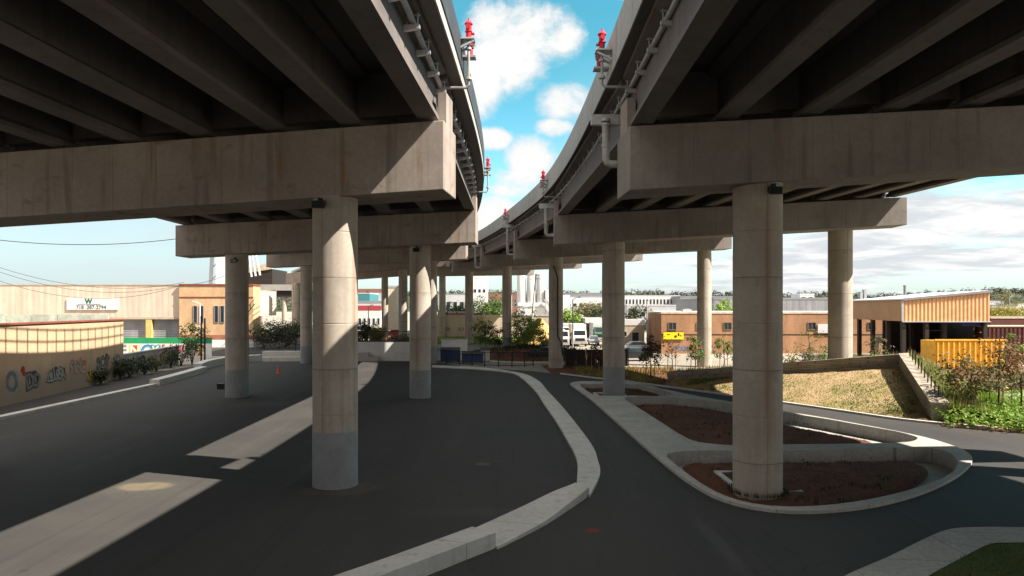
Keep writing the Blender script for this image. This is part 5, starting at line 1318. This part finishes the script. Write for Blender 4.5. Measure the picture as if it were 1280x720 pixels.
for xc, lb in ((651.7, 'left of the three white silos'), (664.2, 'middle of the three white silos'), (676.2, 'right of the three white silos')):
    x = (xc-640)*D/900; t = thing('silo', lb+' behind the fourth viaduct columns', 'silo', (x, D, 7.9), 'white silos')
    o = MB().lathe([(1.52, 7.92), (1.52, 17.4), (1.2, 17.9), (.3, 18.3)], x, D, 24).build('barrel', M['silo'], t); smooth_by_angle(o)
    m = MB(); 
    for s in (-.2, .2): m.beam((x+1.5, D-.9+s, 8), (x+1.5, D-.9+s, 18), .06, .06)
    for k in range(20): m.beam((x+1.5, D-1.1, 8.3+k*.5), (x+1.5, D-.7, 8.3+k*.5), .04, .04)
    m.build('ladder', M['galv'], t); m = MB()
    m.lathe([(1.54, 17.35), (1.54, 17.45)], x, D, 24); m.build('rim_band', M['galv'], t)
p = thing('utility_pole', 'white leaning utility pole with short cross arms in front of the far trees', 'pole', ((664-640)*140/900, 140, 0))
a_, b_ = V(at(663, 412, 140)), V(at(670, 342, 140))
MB().tube([a_-V((0, 0, 2)), b_], [.22, .14], 8).build('shaft', M['silo'], p)
for t_ in (.9, .97): q = a_.lerp(b_, t_); MB().beam(q-V((1.0, 0, 0)), q+V((1.0, 0, .1)), .1, .12).build('cross_arm', M['galv'], p)
lamp_post('thin grey lamp post before the parked trucks', (716-640)*100/900, 100, 7.2, .8, M['galv'])
lamp_post('tall thin lamp post at the left of the brown building', (809-640)*104/900, 104, 7.0, .7, M['galv'])
lamp_post('lamp post far beyond the maroon shed', (1262-640)*150/900, 150, 8.2, .6, M['galv'])
lamp_post('lamp post seen above the white wall railing', (460.5-640)*120/900, 120, 6.2, .6, M['galv'])

# yard sheds
t = bld('site_office', 'tan site office with white roof left of the brown building', 'site office', 16.4, 20.6, 112, 118, 3.3, M['tan'], M['white'], par=.9)
windows(t, M['lgrey'], M['glass'], [(17.0, 17.9, 1.5, 2.4), (18.6, 19.8, .6, 2.3)], 'x', 112, -1)
t = bld('open_shed', 'low shed with a broad white roof behind the parked trucks', 'shed', 14.6, 19.4, 143, 155, 3.0, M['darksteel'], M['white'], par=1.0)
MB().box(15.2, 18.8, 142.9, 142.99, 0, 2.4).build('opening', M['black'], t)  # flat black panel, the dark of an open bay painted on

# ------------------------------------------------------------------ far buildings
def far(name, label, x0, x1, yt, d, mat, roof, depth=25, nwin=0, winrows=1, par=.5, wz=(.45, .8), cat='building', group='buildings far off', dark=None):
    X0, X1, zt = (x0-640)*d/900, (x1-640)*d/900, H-(yt-HZ)*d/900
    t = bld(name, label, cat, X0, X1, d, d+depth, zt-par, mat, roof, group, par)
    rects = []
    for r_ in range(winrows):
        a = wz[0]+(wz[1]-wz[0])*r_/winrows; b = a+(wz[1]-wz[0])/winrows*.7
        for k in range(nwin):
            w_ = (X1-X0)/nwin; rects.append((X0+w_*(k+.2), X0+w_*(k+.8), zt*a, zt*b))
    if rects: windows(t, M['lgrey'], M['glass'], rects, 'x', d, -1)
    return t
far('warehouse', 'far grey roofed white warehouse right of the silos', 700, 775, 371, 420, M['white'], M['lgrey'], 60, 10)
far('warehouse_roof_hall', 'dark long hall rising behind the grey roofed warehouse', 706, 775, 366, 520, M['grey'], M['grey'], 60, 6)
far('warehouse', 'far white warehouse with a close row of windows', 781, 850, 369, 400, M['white'], M['lgrey'], 40, 16, 1, .5, (.62, .92))
far('warehouse', 'pale grey warehouse between the trucks and the second column', 700, 757, 384, 260, M['lgrey'], M['lgrey'], 30, 6)
far('warehouse', 'wide pale grey warehouse left of the brown building roof', 784, 872, 381, 230, M['lgrey'], M['lgrey'], 40, 7)
far('warehouse', 'dark far hall behind the slim sunlit column', 850, 918, 370, 380, M['grey'], M['grey'], 40, 6)
far('warehouse', 'broad dark grey hall behind the brown building', 892, 1042, 372, 175, M['boardwall'], M['grey'], 40, 0)
far('roof_house', 'small white penthouse box on the dark grey hall', 1000, 1018, 367, 185, M['white'], M['white'], 6, 2, 1, .3, (.85, .95))
far('warehouse', 'grey warehouse seen between the fifth and sixth columns', 548, 590, 367, 350, M['lgrey'], M['grey'], 50, 5)
far('mill_building', 'red brick mill behind the leaning pole', 610, 646, 366, 430, M['brickred'], M['brickred'], 40, 9, 2)
far('white_block', 'tall pale block just under the fifth viaduct cap', 591, 608, 341, 300, M['white'], M['white'], 20, 3, 1, .5, (.6, .7))  # block added in place of a sunlit cap of the farther viaduct
far('pale_tower', 'pale sunlit tower between the left viaduct columns', 485, 497, 357, 165, plain('pale tower', (.68, .62, .50), .8, 0, .06), M['lgrey'], 6, 0)  # slab added in place of a sunlit pier panel
far('store', 'store with a broad teal sign far behind the white wall', 447, 462, 366, 300, M['teal'], M['lgrey'], 20, 3, 1, .4, (.2, .45))
far('store', 'pale store with flat roof beside the teal one', 461, 477, 366, 330, M['lgrey'], M['lgrey'], 20, 4, 1, .4, (.3, .6))
far('row_houses', 'row of red roofed houses on the skyline behind the stores', 446, 480, 361, 470, M['tan'], M['brickred'], 20, 8, 1, 3.0, (.4, .7))
far('store', 'grey roofed depot below the teal sign', 447, 478, 376, 240, M['lgrey'], M['grey'], 20, 5, 1, .8, (.3, .7))
far('store', 'depot with a long red fascia behind the row of cars', 447, 476, 382, 200, M['white'], M['brightred'], 15, 5, 1, 1.3, (.2, .6))
far('store', 'pale low depot behind the fifth column and the trees', 560, 592, 389, 165, M['brightred'], M['lgrey'], 10, 3)
far('office_block', 'grey office with a band of windows beyond the canopy end', 1237, 1256, 376, 350, M['lgrey'], M['lgrey'], 20, 6, 2)
far('house', 'red fronted low house far right of the canopy', 1252, 1276, 384, 240, M['brickred'], M['tan'], 12, 4)
far('house', 'pale low house at the far right edge', 1272, 1300, 379, 320, M['white'], M['tan'], 14, 4)
far('house', 'grey low house beneath the hill at the far right', 1240, 1272, 381, 300, M['lgrey'], M['grey'], 12, 5)
for i, (x, yt) in enumerate(((1077, 365), (1082, 362))):
    far('high_rise', ['left and lower', 'right and taller'][i]+' of two tiny towers on the skyline over the canopy', x-1.6, x+1.6, yt, 1250, M['lgrey'], M['grey'], 8, 0)
tag(MB().lathe([(.45, 0), (.4, 13.0), (.5, 13.1), (.5, 13.6)], (1131-640)*240/900, 240, 12).build('chimney_stack', M['grey']), 'thin dark stack on the skyline above the canopy roof', 'chimney')

# dark lower viaduct far under the left one
fv = thing('far_viaduct', 'dark low viaduct on pale columns far under the left viaduct, beside the brick office', 'viaduct', (-60, 190, 0))
MB().box(-68.5, -46, 190, 204, 9.0, 11.6).build('deck', M['darksteel'], fv)
MB().box(-68.5, -46, 189.6, 190, 10.6, 12.2).build('deck_edge', M['wall'], fv)
for k, (x, y) in enumerate(((-66.2, 191), (-60.4, 191), (-57.6, 201), (-54.3, 191), (-49.5, 191))):
    smooth_by_angle(MB().lathe([(.65, -.1), (.65, 9.0)], x, y, 16).build('column', M['col'], fv))
hf = thing('mesh_fence', 'dark mesh fence under the far left viaduct behind the plaza ledges', 'fence', (-30, 93, 0))
for k in range(9): MB().box(-36+k*2-.04, -36+k*2+.04, 92.96, 93.04, -.05, 2.3).build('post', M['black'], hf)
m = MB()
for z in (.1, 1.2, 2.25): m.box(-36, -20, 92.98, 93.02, z, z+.05)
x = -35.9
while x < -20: m.box(x-.015, x+.015, 92.99, 93.01, .1, 2.25); x += .16
m.build('mesh_infill', M['black'], hf)
struct(MB().fill([(-52, 90), (-18, 90), (-18, 135), (-62, 135)], [], .008).build('shaded_lot', M['asphalt']))  # dark sheet added as the viaduct's shade on this ground
# cable stayed bridge far left behind the office
cb = thing('cable_bridge', 'far cable stayed bridge with white pylon, pale stays and dark deck', 'bridge', (-150, 420, 0))
def c_at(x, y, d): return V(at(x, y, d))
MB().hexa([(-172, 418), (-166.5, 418), (-166.5, 424), (-172, 424)], [0]*4, [62]*4).build('pylon', M['white'], cb)
m = MB(); m.beam((-176.4, 419, 2), (-173.4, 419, 60), 1.4, 1.6); m.build('pylon', M['grey'], cb)
m = MB()
for k in range(7): m.beam((-176+k*.4, 419, 8+k*7), (-171, 419, 12+k*7), .4, .4)
m.build('bracing', M['grey'], cb)
for a_, b_ in (((308.5, 300), (314.5, 346)), ((313, 300), (319.5, 345)), ((318, 310), (325, 344))):
    MB().tube([c_at(*a_, 255), c_at(*b_, 255)], .38, 6).build('stay_cable', M['white'], cb)
p0, p1 = c_at(296, 345, 262), c_at(345, 337, 262)
MB().hexa([(p0.x, 258), (p1.x, 258), (p1.x, 275), (p0.x, 275)], [p0.z-4.0, p1.z-6.0, p1.z-6.0, p0.z-4.0], [p0.z, p1.z, p1.z, p0.z]).build('deck', M['darksteel'], cb)
MB().hexa([(p0.x, 257.6), (p1.x, 257.6), (p1.x, 258.6), (p0.x, 258.6)], [p0.z+.01, p1.z+.01]+[p1.z+.01, p0.z+.01], [p0.z+1.6, p1.z+2.4, p1.z+2.4, p0.z+1.6]).build('deck_edge', M['tan'], cb)

# hills with trees on the skyline
def hz_h(x): return 32+6*mnoise.noise((x*.0022, 1.3, 0))+5*mnoise.noise((x*.009, 4.1, 0))+(7*max(0, min(1, (x-750)/200)))
m = MB(); n_ = 160; rows = [(1150, 0), (1250, .45), (1350, .8), (1450, 1.0), (1700, .9), (2000, .3)]
vs = []
for i in range(n_+1):
    x = -2200+4400*i/n_
    for (y, f) in rows: vs.append((x, y, hz_h(x)*f-.3))
k = len(rows)
m.add(vs, [(i*k+j, (i+1)*k+j, (i+1)*k+j+1, i*k+j+1) for i in range(n_) for j in range(k-1)])
struct(m.build('hills', M['wood_far'], smooth=True))
rd = random.Random(77); m = MB()
for _ in range(1500):
    x = rd.uniform(-500, 1250); f = rd.random(); y = 1160+300*f
    if not (x > -450): continue
    g = hz_h(x)*(.02+.98*min(1, f*1.1)); R_ = rd.uniform(4, 8.5)
    for q in range(26):
        d = V((rd.gauss(0, 1), rd.gauss(0, 1), rd.gauss(0, .7))).normalized()*R_*rd.uniform(.6, 1)
        leafquad(m, V((x, y, g+R_*.5))+d, d+V((0, 0, 3)), rd.uniform(2.2, 4.2), rd, .8)
m.build('hillside_trees', LF['far'])['kind'] = 'stuff'

# ------------------------------------------------------------------ sky, sun, camera
SUN = Vector((1, -.36, 1.12)).normalized()
w = bpy.data.worlds.new('World'); sc.world = w; w.use_nodes = True
nt = w.node_tree; bg = nt.nodes['Background']; bg.inputs['Strength'].default_value = .1
def N(typ, **kw):
    nd = nt.nodes.new(typ)
    for k, v in kw.items(): setattr(nd, k, v)
    return nd
def LK(a, b): nt.links.new(a, b)
def val(v, inp):
    if hasattr(v, 'is_output'): LK(v, inp)
    else: inp.default_value = v
def MA(op, a, b=0.0, clamp=False):
    nd = N('ShaderNodeMath', operation=op, use_clamp=clamp); val(a, nd.inputs[0]); val(b, nd.inputs[1]); return nd.outputs[0]
def MR(v, a, b, lo=0.0, hi=1.0):
    nd = N('ShaderNodeMapRange', interpolation_type='SMOOTHSTEP'); val(v, nd.inputs[0])
    for i, x in enumerate((a, b, lo, hi)): nd.inputs[i+1].default_value = x
    return nd.outputs[0]
def MX(f, a, b, mode='MIX'):
    nd = N('ShaderNodeMix', data_type='RGBA', blend_type=mode); val(f, nd.inputs[0])
    for v, i in ((a, 6), (b, 7)):
        if isinstance(v, tuple): v = v+(1,) if len(v) == 3 else v
        val(v, nd.inputs[i])
    return nd.outputs[2]
sky = N('ShaderNodeTexSky', sky_type='NISHITA', sun_disc=False)
sky.sun_elevation = math.asin(SUN.z); sky.sun_rotation = math.atan2(SUN.x, SUN.y)
sky.air_density = 1.0; sky.dust_density = .6; sky.ozone_density = 1.0; sky.altitude = 20
tc = N('ShaderNodeTexCoord'); sep = N('ShaderNodeSeparateXYZ'); LK(tc.outputs['Generated'], sep.inputs[0])
dx, dy, dz = sep.outputs
def NO(vec, scale, det, rough=.6, dist=0.0):
    nd = N('ShaderNodeTexNoise'); val(vec, nd.inputs['Vector']); nd.inputs['Scale'].default_value = scale
    nd.inputs['Detail'].default_value = det; nd.inputs['Roughness'].default_value = rough; nd.inputs['Distortion'].default_value = dist
    return nd.outputs[0]
def VS(v, s, off=(0, 0, 0)):
    nd = N('ShaderNodeVectorMath', operation='MULTIPLY_ADD'); val(v, nd.inputs[0]); nd.inputs[1].default_value = s; nd.inputs[2].default_value = off
    return nd.outputs[0]
gen = tc.outputs['Generated']
# cumulus: places in the sky (azimuth/elevation tangents) given by the cloud bank, edges broken up by noise
hy = MA('MAXIMUM', dy, .02)
az = MA('DIVIDE', dx, hy); el = MA('DIVIDE', dz, hy)
n1 = NO(gen, 8.0, 10, .66, .35); n2 = NO(VS(gen, (1, 1, 1), (3.1, .4, 1.7)), 28.0, 6, .6)
def blob(u, v, ru, rv):
    a = MA('DIVIDE', MA('SUBTRACT', az, u), ru); b = MA('DIVIDE', MA('SUBTRACT', el, v), rv)
    r = MA('ADD', MA('MULTIPLY', a, a), MA('MULTIPLY', b, b))
    return MA('SUBTRACT', 1.0, r)
dens = None
for bl in ((.0, .37, .062, .075), (-.045, .32, .04, .05), (.05, .385, .045, .05), (.075, .288, .045, .028), (.03, .205, .036, .036), (.012, .172, .05, .022), (-.02, .12, .10, .035), (.165, .45, .04, .02), (-.03, .235, .03, .015), (.06, .25, .03, .014)):
    q = MA('MINIMUM', blob(*bl), .68); dens = q if dens is None else MA('MAXIMUM', dens, q)
dens = MA('ADD', MA('MAXIMUM', dens, -1.2), MA('MULTIPLY', MA('SUBTRACT', n1, .5), 4.6))
dens = MA('ADD', dens, MA('ADD', MA('MULTIPLY', MA('SUBTRACT', n2, .5), 1.1), .28))
cum = MR(dens, -.12, 1.05)
# broken overcast sheet, thicker to the right and near the horizon
pl = N('ShaderNodeCombineXYZ'); hz = MA('ADD', MA('MAXIMUM', dz, 0.0), .10)
LK(MA('DIVIDE', dx, hz), pl.inputs[0]); LK(MA('DIVIDE', dy, hz), pl.inputs[1])
s1 = NO(pl.outputs[0], .55, 8, .6, .3); s2 = NO(VS(pl.outputs[0], (.8, 1.0, 1), (7, 2, 0)), 1.9, 8, .62, .25)
right = MR(az, .0, .32)
lowr = MA('MULTIPLY', right, MR(s1, .41, .53))
left = MA('MULTIPLY', MR(az, -.12, -.4), MA('ADD', MA('MULTIPLY', MR(s1, .5, .75), .55), .18))
shade = MX(MR(s2, .40, .62), (2.55, 2.7, 2.82), (3.75, 3.72, 3.66))
horiz = MR(el, .0, .10, 1.0, 0.0)
tint = MX(MR(el, .03, .36), (.78, .97, .96), (.29, .80, .68))
base = MX(1.0, sky.outputs[0], tint, 'MULTIPLY')
base = MX(MA('MULTIPLY', MR(az, -.12, -.4), .8), base, (2.25, 2.78, 2.98))
base = MX(MA('MULTIPLY', horiz, .88), base, (2.3, 2.66, 2.75))
base = MX(left, base, (2.65, 2.9, 2.92))
base = MX(MA('MULTIPLY', lowr, MR(el, .38, .22)), base, shade)
cumc = MX(MR(dens, .2, 1.6), (3.0, 3.1, 3.15), (3.75, 3.7, 3.6))
base = MX(cum, base, cumc)
# unseen grey sheet behind the viewer and overhead, added to neutralise the fill light
base = MX(MA('MAXIMUM', MR(dy, .35, -.05), MR(dz, .5, .75)), base, MX(MR(s1, .4, .6), (2.55, 2.45, 2.38), (3.25, 3.12, 3.05)))
base = MX(MR(dz, .66, .90), base, (8.6, 8.4, 8.2))  # extra bright zenith, out of view, added to light the kerb tops
# below the horizon: plain ground haze tone
base = MX(MR(dz, -.02, .0, 1.0, 0.0), base, (1.0, .9, .8))
LK(base, bg.inputs['Color'])

sl = bpy.data.lights.new('sun', 'SUN'); sl.energy = 5.0; sl.angle = R(.53); sl.color = (1, .905, .80)
so = bpy.data.objects.new('sun', sl); col.objects.link(so); so.location = (60, -30, 80)
so.rotation_euler = SUN.to_track_quat('Z', 'Y').to_euler()

cam = bpy.data.cameras.new('camera'); co = bpy.data.objects.new('camera', cam); col.objects.link(co)
cam.sensor_width = 36; cam.lens = F/1280*36; cam.shift_y = (HZ-360)/1280; cam.clip_start = .1; cam.clip_end = 6000
co.location = (0, 0, H); co.rotation_euler = (R(90), 0, 0); sc.camera = co
sc.view_settings.view_transform = 'Standard'; sc.view_settings.look = 'None'; sc.view_settings.gamma = 1
sc.view_settings.exposure = 1.52; sc.view_settings.use_curve_mapping = False
sc.cycles.max_bounces = 8; sc.cycles.diffuse_bounces = 4; sc.cycles.use_denoising = True
